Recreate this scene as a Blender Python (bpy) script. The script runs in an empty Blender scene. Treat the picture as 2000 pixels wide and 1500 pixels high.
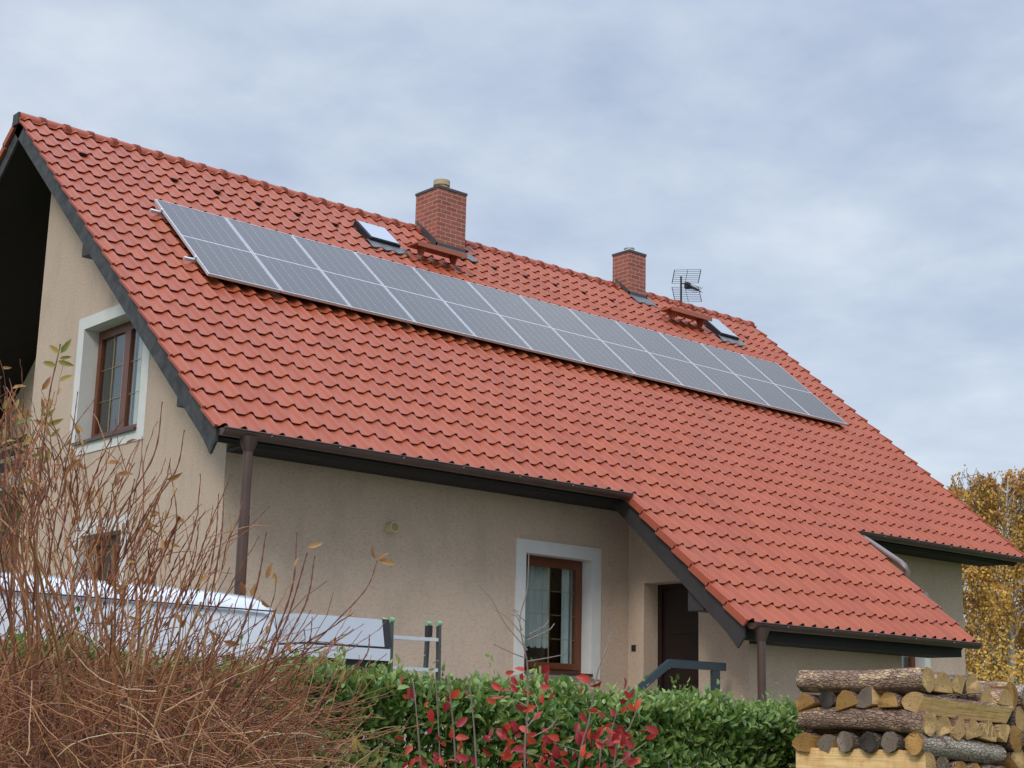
import bpy, math, random
import numpy as np
from mathutils import Vector, Matrix
from mathutils.geometry import tessellate_polygon
R_ = math.radians
rng = np.random.default_rng(7); random.seed(7)
scene = bpy.context.scene
col = scene.collection

# ---------------------------------------------------------------- camera
F, YAW, PITCH, ROLL = 2989.53, 0.716374, 0.219762, 0.023558
fw = np.array([math.sin(YAW)*math.cos(PITCH), math.cos(YAW)*math.cos(PITCH), math.sin(PITCH)])
r0 = np.array([math.cos(YAW), -math.sin(YAW), 0.0]); u0 = np.cross(r0, fw)
RT = math.cos(ROLL)*r0 + math.sin(ROLL)*u0
UP = -math.sin(ROLL)*r0 + math.cos(ROLL)*u0
CAM = np.array([0.0, 0.0, 1.6])
cd = bpy.data.cameras.new("camera"); cam = bpy.data.objects.new("camera", cd); col.objects.link(cam)
cd.sensor_fit = 'HORIZONTAL'; cd.sensor_width = 36.0; cd.lens = F/2000*36.0
cd.clip_start = 0.05; cd.clip_end = 6000
m3 = Matrix((RT, UP, -fw)).transposed()
cam.matrix_world = Matrix.Translation(CAM) @ m3.to_4x4()
scene.camera = cam
def at(px, py, depth):
    """world point seen at photo pixel (2000x1500) at a given depth along the view axis"""
    return CAM + depth*(fw + RT*(px-1000)/F - UP*(py-750)/F)

# ---------------------------------------------------------------- world, sun, exposure
SUN_EL, SUN_AZ = 38.0, 239.0        # azimuth clockwise from +Y: light comes from -X, a little from -Y
w = bpy.data.worlds.new("World"); scene.world = w; w.use_nodes = True
nt = w.node_tree; N = nt.nodes; L = nt.links
for n_ in list(N): N.remove(n_)
out = N.new('ShaderNodeOutputWorld'); bg = N.new('ShaderNodeBackground'); bg.inputs['Strength'].default_value = 0.1
sky = N.new('ShaderNodeTexSky'); sky.sky_type = 'NISHITA'; sky.sun_disc = False
sky.sun_elevation = R_(SUN_EL); sky.sun_rotation = R_(SUN_AZ); sky.air_density = 1.2; sky.dust_density = 1.0
tc = N.new('ShaderNodeTexCoord'); sep = N.new('ShaderNodeSeparateXYZ')
L.new(tc.outputs['Generated'], sep.inputs[0])
def mth(op, a, b=None, c=None):
    m = N.new('ShaderNodeMath'); m.operation = op
    for i, v in enumerate((a, b, c)):
        if v is None: continue
        if isinstance(v, (int, float)): m.inputs[i].default_value = v
        else: L.new(v, m.inputs[i])
    return m.outputs[0]
zc = mth('MAXIMUM', sep.outputs['Z'], 0.0); zd = mth('ADD', zc, 0.16)
cx = mth('DIVIDE', sep.outputs['X'], zd); cy = mth('DIVIDE', sep.outputs['Y'], zd)
cmb = N.new('ShaderNodeCombineXYZ'); L.new(cx, cmb.inputs[0]); L.new(cy, cmb.inputs[1])
def wnoise(scale, detail, rough, off, dist=0.3):
    mp = N.new('ShaderNodeMapping'); mp.inputs['Location'].default_value = off
    L.new(cmb.outputs[0], mp.inputs['Vector'])
    n = N.new('ShaderNodeTexNoise'); n.inputs['Scale'].default_value = scale; n.inputs['Detail'].default_value = detail
    n.inputs['Roughness'].default_value = rough; n.inputs['Distortion'].default_value = dist
    L.new(mp.outputs[0], n.inputs['Vector']); return n.outputs['Fac']
n1 = wnoise(1.5, 6, 0.52, (3.1, 1.7, 0), .12); n2 = wnoise(4.2, 7, 0.56, (7.4, 2.2, 0), .15)
nm = mth('ADD', mth('MULTIPLY', n1, 0.6), mth('MULTIPLY', n2, 0.4))
ramp = N.new('ShaderNodeValToRGB'); L.new(nm, ramp.inputs[0])
cr = ramp.color_ramp; cr.elements[0].position = 0.36; cr.elements[0].color = (3.65, 4.5, 6.2, 1)
cr.elements[1].position = 0.64; cr.elements[1].color = (6.9, 7.6, 8.5, 1)
e = cr.elements.new(0.5); e.color = (5.1, 5.95, 7.45, 1)
# brighter, whiter haze low down
lo = mth('POWER', mth('SUBTRACT', 1.0, mth('MINIMUM', mth('MULTIPLY', zc, 1.9), 1.0)), 2.0)
mix1 = N.new('ShaderNodeMix'); mix1.data_type = 'RGBA'; L.new(mth('MULTIPLY', lo, 0.75), mix1.inputs['Factor'])
L.new(ramp.outputs[0], mix1.inputs['A']); mix1.inputs['B'].default_value = (7.7, 8.5, 9.1, 1)
zen = N.new('ShaderNodeMapRange'); zen.interpolation_type = 'SMOOTHSTEP'; L.new(zc, zen.inputs['Value'])
zen.inputs['From Min'].default_value = .42; zen.inputs['From Max'].default_value = .95; zen.inputs['To Min'].default_value = 1.0; zen.inputs['To Max'].default_value = 3.5
vm = N.new('ShaderNodeVectorMath'); vm.operation = 'SCALE'; L.new(mix1.outputs['Result'], vm.inputs[0]); L.new(zen.outputs[0], vm.inputs['Scale'])
mix2 = N.new('ShaderNodeMix'); mix2.data_type = 'RGBA'; mix2.inputs['Factor'].default_value = 0.90
L.new(sky.outputs[0], mix2.inputs['A']); L.new(vm.outputs[0], mix2.inputs['B'])
L.new(mix2.outputs['Result'], bg.inputs['Color']); L.new(bg.outputs[0], out.inputs[0])
sl = bpy.data.lights.new("sun", 'SUN'); sl.energy = 1.5; sl.angle = R_(16); sl.color = (1.0, 0.96, 0.9)
so = bpy.data.objects.new("sun", sl); col.objects.link(so)
sd = Vector((math.sin(R_(SUN_AZ))*math.cos(R_(SUN_EL)), math.cos(R_(SUN_AZ))*math.cos(R_(SUN_EL)), math.sin(R_(SUN_EL))))
so.rotation_euler = sd.to_track_quat('Z', 'Y').to_euler(); so.location = sd*60
vs = scene.view_settings; vs.view_transform = 'Standard'; vs.look = 'None'; vs.exposure = 0.08; vs.gamma = 1.0
scene.render.film_transparent = False

# ---------------------------------------------------------------- materials
def mat(name, color, rough=0.7, metal=0.0, spec=0.5):
    m = bpy.data.materials.new(name); m.use_nodes = True
    b = m.node_tree.nodes['Principled BSDF']
    b.inputs['Base Color'].default_value = (*color, 1); b.inputs['Roughness'].default_value = rough
    b.inputs['Metallic'].default_value = metal; b.inputs['Specular IOR Level'].default_value = spec
    return m
class NB:
    """small node-building helper"""
    def __init__(s, m): s.m = m; s.t = m.node_tree; s.n = s.t.nodes; s.l = s.t.links; s.b = s.n['Principled BSDF']
    def node(s, t, **kw):
        n = s.n.new(t)
        for k, v in kw.items(): setattr(n, k, v)
        return n
    def put(s, sock, v):
        if isinstance(v, (int, float)): sock.default_value = v
        elif isinstance(v, (tuple, list)): sock.default_value = v
        else: s.l.new(v, sock)
    def math(s, op, a, b=None, c=None):
        n = s.node('ShaderNodeMath', operation=op)
        for i, v in enumerate((a, b, c)):
            if v is not None: s.put(n.inputs[i], v)
        return n.outputs[0]
    def coord(s, scale=(1,1,1)):
        t = s.node('ShaderNodeTexCoord'); mp = s.node('ShaderNodeMapping'); mp.inputs['Scale'].default_value = scale
        s.l.new(t.outputs['Object'], mp.inputs[0]); return mp.outputs[0]
    def noise(s, vec, scale, detail=4, rough=0.55, dist=0.0):
        n = s.node('ShaderNodeTexNoise'); s.l.new(vec, n.inputs['Vector'])
        n.inputs['Scale'].default_value = scale; n.inputs['Detail'].default_value = detail
        n.inputs['Roughness'].default_value = rough; n.inputs['Distortion'].default_value = dist
        return n.outputs['Fac']
    def ramp(s, f, stops):
        n = s.node('ShaderNodeValToRGB'); s.l.new(f, n.inputs[0]); c = n.color_ramp
        c.elements[0].position = stops[0][0]; c.elements[0].color = (*stops[0][1], 1)
        c.elements[1].position = stops[-1][0]; c.elements[1].color = (*stops[-1][1], 1)
        for p, k in stops[1:-1]:
            e = c.elements.new(p); e.color = (*k, 1)
        return n.outputs[0]
    def mix(s, f, a, b, mode='MIX'):
        n = s.node('ShaderNodeMix', data_type='RGBA', blend_type=mode)
        s.put(n.inputs['Factor'], f)
        for k, v in (('A', a), ('B', b)):
            s.put(n.inputs[k], (*v, 1) if isinstance(v, tuple) and len(v) == 3 else v)
        return n.outputs['Result']
    def color(s, v): s.put(s.b.inputs['Base Color'], v)
    def bump(s, h, strength=0.3, dist=0.01):
        n = s.node('ShaderNodeBump'); n.inputs['Strength'].default_value = strength; n.inputs['Distance'].default_value = dist
        s.l.new(h, n.inputs['Height']); s.l.new(n.outputs[0], s.b.inputs['Normal'])
    def attr(s, name):
        n = s.node('ShaderNodeAttribute', attribute_name=name); return n.outputs['Fac']

def noisy(name, c1, c2, scale=6, rough=0.7, bump=0.2, bscale=40, metal=0, stretch=(1,1,1), bdist=0.005):
    m = mat(name, c1, rough, metal); b = NB(m); v = b.coord(stretch)
    b.color(b.mix(b.ramp(b.noise(v, scale, 6, .6), [(.3,(0,0,0)),(.7,(1,1,1))]), c1, c2))
    if bump: b.bump(b.noise(v, bscale, 5, .6), bump, bdist)
    return m

# roof geometry constants (world)
PIT = 0.717321
O = np.array([8.911869, 17.410695, 8.202497])          # upper left corner of the panel array
D = np.array([0, -math.cos(PIT), -math.sin(PIT)]); NN = np.array([0, -math.sin(PIT), math.cos(PIT)])
HP = 0.15
def rp(x, s, off=0.0):
    """point on the front roof slope: x along the ridge, s down the slope, off above the tiles' mean plane"""
    return np.array([O[0]+x, O[1], O[2]]) + s*D + (off-HP)*NN
SR, SE, SP = -2.131, 5.52, 8.02
XA, XB, XP0, XP1 = -1.2234, 13.9604, 4.6844, 9.341
TAN = math.tan(PIT); RIDGE_Y, RIDGE_Z = 19.115, 9.49

# tiles: clay red, each tile its own shade
M_tile = mat("clay_tile", (.40,.115,.075), .46, 0, .32); b = NB(M_tile); v = b.coord()
t = b.attr('tile_tone'); vn = b.noise(v, 1.1, 5, .6); vf = b.noise(v, 22, 4, .6)
c = b.mix(t, (.37,.084,.032), (.315,.065,.025))
c = b.mix(b.math('MULTIPLY', b.ramp(vn, [(.42,(0,0,0)),(.72,(1,1,1))]), .42), c, (.35,.092,.050))
st_ = b.noise(b.coord((2.2,.5,.5)), 2.0, 5, .65)
c = b.mix(b.math('MULTIPLY', b.ramp(st_, [(.52,(0,0,0)),(.74,(1,1,1))]), .35), c, (.20,.055,.032))
c = b.mix(b.math('MULTIPLY', b.ramp(vf, [(.55,(0,0,0)),(.8,(1,1,1))]), .25), c, (.28,.09,.06))
b.color(c); b.bump(vf, .12, .004)
M_tile_edge = noisy("clay_edge", (.34,.07,.032), (.37,.083,.04), 8, .7, .1)

# rough cast render, with the speckle and dirt of the plaster
M_stucco = mat("roughcast_render", (.5,.43,.36), .9, 0, .2); b = NB(M_stucco); v = b.coord()
big = b.noise(v, .5, 4, .6); mid = b.noise(b.coord((1,1,.35)), 2.4, 6, .7); fine = b.noise(b.coord((1,1,1.7)), 30, 7, .85)
c = b.mix(big, (.68,.52,.395), (.61,.46,.34))
c = b.mix(b.math('MULTIPLY', b.ramp(mid, [(.48,(0,0,0)),(.74,(1,1,1))]), .5), c, (.43,.34,.255))
c = b.mix(b.math('MULTIPLY', b.ramp(fine, [(.50,(0,0,0)),(.70,(1,1,1))]), .72), c, (.27,.205,.155))
c = b.mix(b.math('MULTIPLY', b.ramp(fine, [(.34,(1,1,1)),(.44,(0,0,0))]), .35), c, (.66,.56,.46))
b.color(c); b.bump(fine, .9, .02)
M_white = noisy("pale_grey_plaster", (.66,.645,.60), (.60,.585,.545), 5, .8, .12, 60)
M_brown = noisy("stained_window_wood", (.115,.034,.016), (.165,.052,.022), 4, .38, .06, 30, 0, (6,6,.7))
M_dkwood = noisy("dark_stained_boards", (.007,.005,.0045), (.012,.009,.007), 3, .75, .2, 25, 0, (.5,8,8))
M_barge = noisy("weathered_grey_board", (.017,.016,.015), (.070,.067,.064), 5, .7, .4, 22, 0, (1,1.6,1.6))
M_barge_brown = noisy("dark_brown_board", (.028,.023,.022), (.045,.038,.035), 3, .6, .15, 25)
M_copper = noisy("brown_metal", (.105,.062,.048), (.075,.045,.036), 3, .36, .03, 30, .35)
M_copper_lt = noisy("sky_lit_brown_metal", (.22,.17,.155), (.17,.13,.12), 4, .4, .03, 30, .3)  # paler copy of the brown metal; sky light on the pipe put into colour
M_lead = noisy("grey_flashing", (.14,.15,.155), (.10,.105,.11), 5, .5, .2, 20, .3)
M_lead_dk = noisy("dark_flashing", (.055,.055,.058), (.085,.083,.082), 4, .5, .1, 20, .3)
M_door = noisy("dark_door_wood", (.010,.004,.004), (.017,.007,.005), 3, .4, .05, 20, 0, (8,8,.6))
M_rail = noisy("blue_grey_steel", (.028,.042,.052), (.035,.05,.06), 6, .45, .05, 30)
M_concrete = noisy("stair_concrete", (.32,.31,.29), (.25,.24,.22), 4, .9, .3, 40)
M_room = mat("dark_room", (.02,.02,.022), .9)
M_curtain = noisy("white_curtain", (.82,.84,.84), (.76,.78,.78), 9, .8, .1, 90)
M_gold = mat("glazing_bar", (.42,.33,.18), .35, .6)
M_rubber = mat("black_rubber", (.012,.012,.013), .6)
M_alu = noisy("aluminium", (.62,.62,.63), (.56,.56,.58), 12, .42, .03, 40, .35)
M_steel_dk = mat("dark_metal", (.03,.032,.038), .45, .5)
M_vent = noisy("cream_plastic", (.62,.50,.30), (.56,.45,.27), 8, .5)
M_vent_dk = mat("vent_grille", (.36,.25,.11), .6)
M_orange = noisy("painted_step", (.33,.095,.05), (.38,.11,.06), 6, .5, .05)
M_flue = noisy("clay_flue", (.48,.36,.22), (.40,.30,.18), 6, .8)

M_glass = bpy.data.materials.new("window_glass"); M_glass.use_nodes = True
_t = M_glass.node_tree; _n = _t.nodes; _n.remove(_n['Principled BSDF']); _o = _n['Material Output']
_tr = _n.new('ShaderNodeBsdfTransparent'); _tr.inputs[0].default_value = (.86,.9,.88,1)
_gl = _n.new('ShaderNodeBsdfGlossy'); _gl.inputs['Roughness'].default_value = .03
_lw = _n.new('ShaderNodeLayerWeight'); _pw = _n.new('ShaderNodeMath'); _pw.operation = 'POWER'; _pw.inputs[1].default_value = 3.0; _t.links.new(_lw.outputs['Facing'], _pw.inputs[0])
_fr = _n.new('ShaderNodeMath'); _fr.operation = 'MULTIPLY_ADD'; _fr.inputs[1].default_value = .55; _fr.inputs[2].default_value = .06; _t.links.new(_pw.outputs[0], _fr.inputs[0])
_mx = _n.new('ShaderNodeMixShader'); _t.links.new(_fr.outputs[0], _mx.inputs[0])
_t.links.new(_tr.outputs[0], _mx.inputs[1]); _t.links.new(_gl.outputs[0], _mx.inputs[2]); _t.links.new(_mx.outputs[0], _o.inputs[0])
M_skyglass = mat("skylight_glass", (.22,.24,.25), .08, .75, .5)
M_skyglass.node_tree.nodes['Principled BSDF'].inputs['Coat Weight'].default_value = 1.0
M_skyglass.node_tree.nodes['Principled BSDF'].inputs['IOR'].default_value = 2.2

# brick: coordinates x+y run round the chimney's corner
M_brick = mat("chimney_brick", (.3,.1,.07), .8, 0, .3); b = NB(M_brick)
tcn = b.node('ShaderNodeTexCoord'); sp_ = b.node('ShaderNodeSeparateXYZ'); b.l.new(tcn.outputs['Object'], sp_.inputs[0])
cb = b.node('ShaderNodeCombineXYZ'); b.l.new(b.math('ADD', b.math('SUBTRACT', sp_.outputs[0], sp_.outputs[1]), 40.03), cb.inputs[0]); b.l.new(sp_.outputs[2], cb.inputs[1])
bt = b.node('ShaderNodeTexBrick'); b.l.new(cb.outputs[0], bt.inputs['Vector'])
bt.inputs['Color1'].default_value = (.36,.105,.066,1); bt.inputs['Color2'].default_value = (.26,.075,.05,1)
bt.inputs['Mortar'].default_value = (.42,.34,.28,1); bt.inputs['Scale'].default_value = 1.0
bt.inputs['Brick Width'].default_value = .215; bt.inputs['Row Height'].default_value = .0745
bt.inputs['Mortar Size'].default_value = .0055; bt.inputs['Mortar Smooth'].default_value = .2; bt.inputs['Bias'].default_value = -.1
vb = b.coord(); nb = b.noise(vb, 30, 4, .6)
b.color(b.mix(b.math('MULTIPLY', b.ramp(nb, [(.45,(0,0,0)),(.75,(1,1,1))]), .4), bt.outputs['Color'], (.2,.07,.05)))
b.bump(b.math('SUBTRACT', nb, b.math('MULTIPLY', bt.outputs['Fac'], 2.0)), .4, .008)

# photovoltaic glass; object x across, y down, in metres on the panel
PW, PH = 1.040, 2.03
M_cell = mat("solar_cells", (.02,.022,.03), .16, 0, .5); b = NB(M_cell)
tcn = b.node('ShaderNodeTexCoord'); sp_ = b.node('ShaderNodeSeparateXYZ'); b.l.new(tcn.outputs['Object'], sp_.inputs[0])
def grid_d(sock, off, pitch):      # distance to the nearest grid line, metres
    q = b.math('DIVIDE', b.math('SUBTRACT', sock, off), pitch)
    fr = b.math('FRACT', q); return b.math('MULTIPLY', b.math('MINIMUM', fr, b.math('SUBTRACT', 1.0, fr)), pitch)
dx = grid_d(sp_.outputs[0], .025, (PW-.05)/6)
ya = b.math('ABSOLUTE', sp_.outputs[1])                 # object origin at the panel's centre line
dy = grid_d(ya, .014, (PH/2-.014-.025)/12)
mid_ = b.math('LESS_THAN', ya, .0105)
lx = b.math('MULTIPLY', b.math('LESS_THAN', dx, .0028), .42)
ly = b.math('MULTIPLY', b.math('LESS_THAN', dy, .0014), .18)
dia = b.math('MULTIPLY', b.math('LESS_THAN', b.math('ADD', dx, dy), .010), .6)
bus = b.math('MULTIPLY', b.math('LESS_THAN', grid_d(sp_.outputs[0], .025, (PW-.05)/54), .0012), .10)
fac = b.math('MAXIMUM', b.math('MAXIMUM', lx, ly), b.math('MAXIMUM', dia, b.math('MAXIMUM', mid_, bus)))
oi = b.node('ShaderNodeObjectInfo')
base = b.mix(oi.outputs['Random'], (.046,.035,.026), (.054,.042,.032))
b.color(b.mix(fac, base, (.42,.42,.42)))
M_cell.node_tree.nodes['Principled BSDF'].inputs['IOR'].default_value = 1.38

def wood_bark(name, c1, c2, c3):
    m = mat(name, c1, .9, 0, .2); b = NB(m); v = b.coord((1,1,1)); vs_ = b.coord((1.6,5,5))
    a = b.noise(vs_, 5, 7, .72, .8); p = b.noise(b.coord((.8,1.6,1.6)), 5, 6, .7, .5); fl = b.noise(v, 48, 5, .7, .4)
    vo = b.node('ShaderNodeTexVoronoi', feature='DISTANCE_TO_EDGE'); b.l.new(b.coord((1,2.2,2.2)), vo.inputs['Vector']); vo.inputs['Scale'].default_value = 26
    c = b.mix(b.ramp(a, [(.36,(0,0,0)),(.62,(1,1,1))]), c1, c2)
    c = b.mix(b.math('MULTIPLY', b.ramp(fl, [(.52,(0,0,0)),(.66,(1,1,1))]), .55), c, (c1[0]*.35, c1[1]*.33, c1[2]*.33))
    c = b.mix(b.ramp(p, [(.555,(0,0,0)),(.585,(1,1,1))]), c, c3)
    b.color(c); b.bump(b.math('ADD', b.math('MULTIPLY', a, .8), b.math('ADD', b.math('MULTIPLY', fl, .5), b.math('MINIMUM', b.math('MULTIPLY', vo.outputs['Distance'], 3.0), .5))), 1.0, .03); return m
M_bark = wood_bark("spruce_bark", (.26,.148,.105), (.52,.335,.235), (.70,.48,.27))
M_bark_dk = wood_bark("weathered_bark", (.19,.13,.10), (.38,.275,.21), (.20,.15,.11))
M_bark_pale = wood_bark("peeled_bark", (.46,.36,.28), (.66,.57,.47), (.26,.16,.11))
def cut(name, c1, c2):
    m = mat(name, c1, .85, 0, .2); b = NB(m); v = b.coord((1,1,1))
    tcn = b.node('ShaderNodeTexCoord'); s_ = b.node('ShaderNodeSeparateXYZ'); b.l.new(tcn.outputs['Object'], s_.inputs[0])
    ring = b.math('SINE', b.math('MULTIPLY', b.math('SQRT', b.math('ADD', b.math('POWER', s_.outputs[1], 2.0), b.math('POWER', s_.outputs[2], 2.0))), 620))
    gr = b.noise(b.coord((.8,14,14)), 6, 5, .6)
    c = b.mix(b.ramp(gr, [(.3,(0,0,0)),(.7,(1,1,1))]), c1, c2)
    c = b.mix(b.math('MULTIPLY', b.math('ADD', b.math('MULTIPLY', ring, .5), .5), .30), c, (c2[0]*.6, c2[1]*.5, c2[2]*.45))
    blot = b.noise(b.coord((2,1,1)), 11, 4, .6); c = b.mix(b.math('MULTIPLY', b.ramp(blot, [(.5,(0,0,0)),(.7,(1,1,1))]), .5), c, (c2[0]*.7, c2[1]*.55, c2[2]*.5))
    crk = b.noise(b.coord((.5,22,22)), 3, 3, .5); c = b.mix(b.math('MULTIPLY', b.ramp(crk, [(.66,(0,0,0)),(.70,(1,1,1))]), .5), c, (.12,.07,.035))
    b.color(c); b.bump(gr, .5, .01); return m
M_cut = cut("fresh_cut_wood", (.93,.64,.30), (.86,.54,.23))
M_cut_or = cut("orange_cut_wood", (.70,.42,.15), (.58,.30,.09))
M_cut_grey = cut("greyed_cut_wood", (.44,.34,.26), (.34,.25,.185))
M_cut_dk = cut("dark_cut_wood", (.12,.095,.08), (.075,.06,.052))

def leafmat(name, a, bb, rough=.5, trans=.25, spec=.4):
    m = mat(name, a, rough, 0, spec); b = NB(m)
    t = b.attr('tint'); c = b.mix(t, a, bb); b.color(c)
    tn = b.node('ShaderNodeBsdfTranslucent'); b.l.new(c, tn.inputs[0])
    ms = b.node('ShaderNodeMixShader'); ms.inputs[0].default_value = trans
    b.l.new(b.b.outputs[0], ms.inputs[1]); b.l.new(tn.outputs[0], ms.inputs[2])
    b.l.new(ms.outputs[0], b.n['Material Output'].inputs[0]); return m
M_hedge = leafmat("hedge_leaf", (.055,.135,.018), (.31,.40,.11), .38, .3, .5)
M_red = leafmat("red_leaf", (.46,.034,.030), (.58,.095,.04), .45, .3)
M_crimson = leafmat("crimson_leaf", (.28,.018,.028), (.38,.036,.042), .45, .25)
M_tan = leafmat("withered_leaf", (.34,.14,.06), (.52,.33,.12), .6, .3)
M_olive = leafmat("olive_leaf", (.20,.21,.05), (.42,.30,.08), .55, .3)
M_birchleaf = leafmat("yellow_birch_leaf", (.52,.29,.045), (.76,.49,.11), .6, .35)
M_birchdry = leafmat("brown_birch_leaf", (.42,.21,.05), (.62,.35,.10), .6, .3)
M_greenleaf = leafmat("green_leaf", (.055,.085,.02), (.13,.15,.04), .6, .3)
M_twig = mat("shrub_twig", (.2,.1,.06), .7); b = NB(M_twig); t = b.attr('tint')
b.color(b.ramp(t, [(0,(.10,.029,.016)),(.3,(.25,.082,.034)),(.65,(.43,.195,.080)),(1,(.62,.43,.27))]))
M_cane = noisy("grey_cane", (.26,.20,.16), (.17,.12,.095), 9, .8, .1)
M_birchbark = noisy("birch_bark", (.62,.60,.56), (.30,.27,.24), 3, .8, .1)
M_hedgewood = noisy("hedge_stem", (.08,.06,.045), (.05,.04,.03), 9, .9, .1)
M_van = noisy("white_van_paint", (.64,.65,.68), (.62,.63,.66), 2, .22, 0)
M_van.node_tree.nodes['Principled BSDF'].inputs['Coat Weight'].default_value = .6
M_silver = noisy("pale_silver_paint", (.43,.45,.48), (.41,.43,.46), 2, .35, 0)
M_strip = noisy("pale_strip_paint", (.56,.58,.61), (.53,.55,.58), 2, .35, 0)
M_red_lens = mat("red_lens", (.35,.02,.02), .3)
M_green = mat("green_plastic_cap", (.20,.33,.17), .5)
M_grass = noisy("lawn", (.045,.075,.02), (.09,.10,.035), 3, .95, .5, 30)
M_gravel = noisy("gravel_yard", (.30,.28,.25), (.22,.20,.18), 14, .95, .5, 60)

# ---------------------------------------------------------------- mesh helpers
class MB:
    def __init__(s): s.v = []; s.f = []; s.mi = []; s.sm = []
    def add(s, verts, faces, mi=0, smooth=False):
        o = len(s.v); s.v += [tuple(map(float, p)) for p in verts]
        s.f += [tuple(i+o for i in f) for f in faces]; s.mi += [mi]*len(faces); s.sm += [smooth]*len(faces); return s
    def quad(s, a, b_, c, d, mi=0): return s.add([a, b_, c, d], [(0,1,2,3)], mi)
    def box(s, lo, hi, mi=0):
        x0,y0,z0 = lo; x1,y1,z1 = hi
        return s.add([(x0,y0,z0),(x1,y0,z0),(x1,y1,z0),(x0,y1,z0),(x0,y0,z1),(x1,y0,z1),(x1,y1,z1),(x0,y1,z1)],
                     [(0,3,2,1),(4,5,6,7),(0,1,5,4),(1,2,6,5),(2,3,7,6),(3,0,4,7)], mi)
    def hexa(s, p, mi=0):      # 8 points: bottom ring, top ring
        return s.add(p, [(0,3,2,1),(4,5,6,7),(0,1,5,4),(1,2,6,5),(2,3,7,6),(3,0,4,7)], mi)
    def prism(s, poly, vec, mi=0):   # polygon (3D) extruded by vec
        n = len(poly); vec = np.array(vec, float); P = [np.array(p, float) for p in poly]
        return s.add(P + [p+vec for p in P], [tuple(range(n))[::-1], tuple(range(n, 2*n))] + [(i, (i+1) % n, (i+1) % n+n, i+n) for i in range(n)], mi)
    def tube(s, pts, r, k=8, mi=0, cap=True, smooth=True):
        pts = [np.array(p, float) for p in pts]; rs = r if isinstance(r, (list, tuple)) else [r]*len(pts)
        V = []; ref = np.array([0.31, 0.23, 0.92])
        for i, p in enumerate(pts):
            t = pts[min(i+1, len(pts)-1)] - pts[max(i-1, 0)]; t = t/(np.linalg.norm(t)+1e-12)
            if abs(t@ref) > .95: ref = np.array([.9,.3,.1])
            a = np.cross(t, ref); a /= np.linalg.norm(a); c = np.cross(t, a)
            for j in range(k):
                q = 2*math.pi*j/k; V.append(p + rs[i]*(math.cos(q)*a + math.sin(q)*c))
        Fs = [(i*k+j, i*k+(j+1) % k, (i+1)*k+(j+1) % k, (i+1)*k+j) for i in range(len(pts)-1) for j in range(k)]
        s.add(V, Fs, mi, smooth)
        if cap:
            s.add(V[:k], [tuple(range(k))[::-1]], mi); s.add(V[-k:], [tuple(range(k))], mi)
        return s
    def build(s, name, mats, parent=None, loc=None):
        me = bpy.data.meshes.new(name); me.from_pydata(s.v, [], s.f)
        for m in (mats if isinstance(mats, (list, tuple)) else [mats]): me.materials.append(m)
        me.polygons.foreach_set('material_index', s.mi); me.polygons.foreach_set('use_smooth', s.sm); me.update()
        return link(name, me, parent)
def link(name, me, parent=None):
    o = bpy.data.objects.new(name, me); col.objects.link(o)
    if parent is not None:
        o.parent = parent; o.matrix_parent_inverse = mw(parent).inverted()
    return o
def mw(o):
    m = Matrix.LocRotScale(o.location, o.rotation_euler, o.scale)
    if o.parent: m = mw(o.parent) @ o.matrix_parent_inverse @ m
    return m
def tag(o, label=None, cat=None, group=None, kind=None):
    for k, v in (('label', label), ('category', cat), ('group', group), ('kind', kind)):
        if v: o[k] = v
    return o
def thing(name, loc, label, cat, group=None):
    o = bpy.data.objects.new(name, None); col.objects.link(o); o.location = loc; o.empty_display_size = .2
    return tag(o, label, cat, group)
def raw_mesh(name, V, T, mats, parent=None, tint=None, attr='tint', mi=None, smooth=False):
    """numpy arrays -> mesh; T is (n,3) or (n,4); tint is one value per vertex"""
    me = bpy.data.meshes.new(name); V = np.asarray(V, np.float32); T = np.asarray(T, np.int32); k = T.shape[1]
    me.vertices.add(len(V)); me.vertices.foreach_set('co', V.ravel())
    me.loops.add(T.size); me.loops.foreach_set('vertex_index', T.ravel())
    me.polygons.add(len(T)); me.polygons.foreach_set('loop_start', np.arange(0, T.size, k, dtype=np.int32))
    me.polygons.foreach_set('loop_total', np.full(len(T), k, np.int32))
    if smooth: me.polygons.foreach_set('use_smooth', np.ones(len(T), bool))
    if mi is not None: me.polygons.foreach_set('material_index', np.asarray(mi, np.int32))
    if tint is not None:
        a = me.attributes.new(attr, 'FLOAT', 'POINT'); a.data.foreach_set('value', np.asarray(tint, np.float32))
    for m in (mats if isinstance(mats, (list, tuple)) else [mats]): me.materials.append(m)
    me.update(calc_edges=True); me.validate()
    return link(name, me, parent)

# ---------------------------------------------------------------- ground
GZ = 0.70
def ground_z(x, y):
    t = np.clip((x*fw[0]+y*fw[1]-2.6)/2.4, 0, 1); return GZ*t*t*(3-2*t)
ax = np.concatenate([[-3000,-1200,-500,-200,-100,-50], np.arange(-30, 60.1, .75), [75,100,160,260,500,1200,3000]])
X_, Y_ = np.meshgrid(ax, ax); Z_ = ground_z(X_, Y_)
Z_ = Z_ + .02*np.sin(X_*1.3+Y_*.7)*np.sin(Y_*1.1)
n_ = len(ax); idx = np.arange(n_*n_).reshape(n_, n_)
Q = np.stack([idx[:-1,:-1], idx[:-1,1:], idx[1:,1:], idx[1:,:-1]], -1).reshape(-1, 4)
tag(raw_mesh("ground", np.stack([X_, Y_, Z_], -1).reshape(-1, 3), Q, M_grass, smooth=True), kind='structure')
yard = MB().box((1.0, 7.6, GZ-.2), (16.0, 14.2, GZ+.035)); tag(yard.build("yard", M_gravel), kind='structure')

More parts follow.
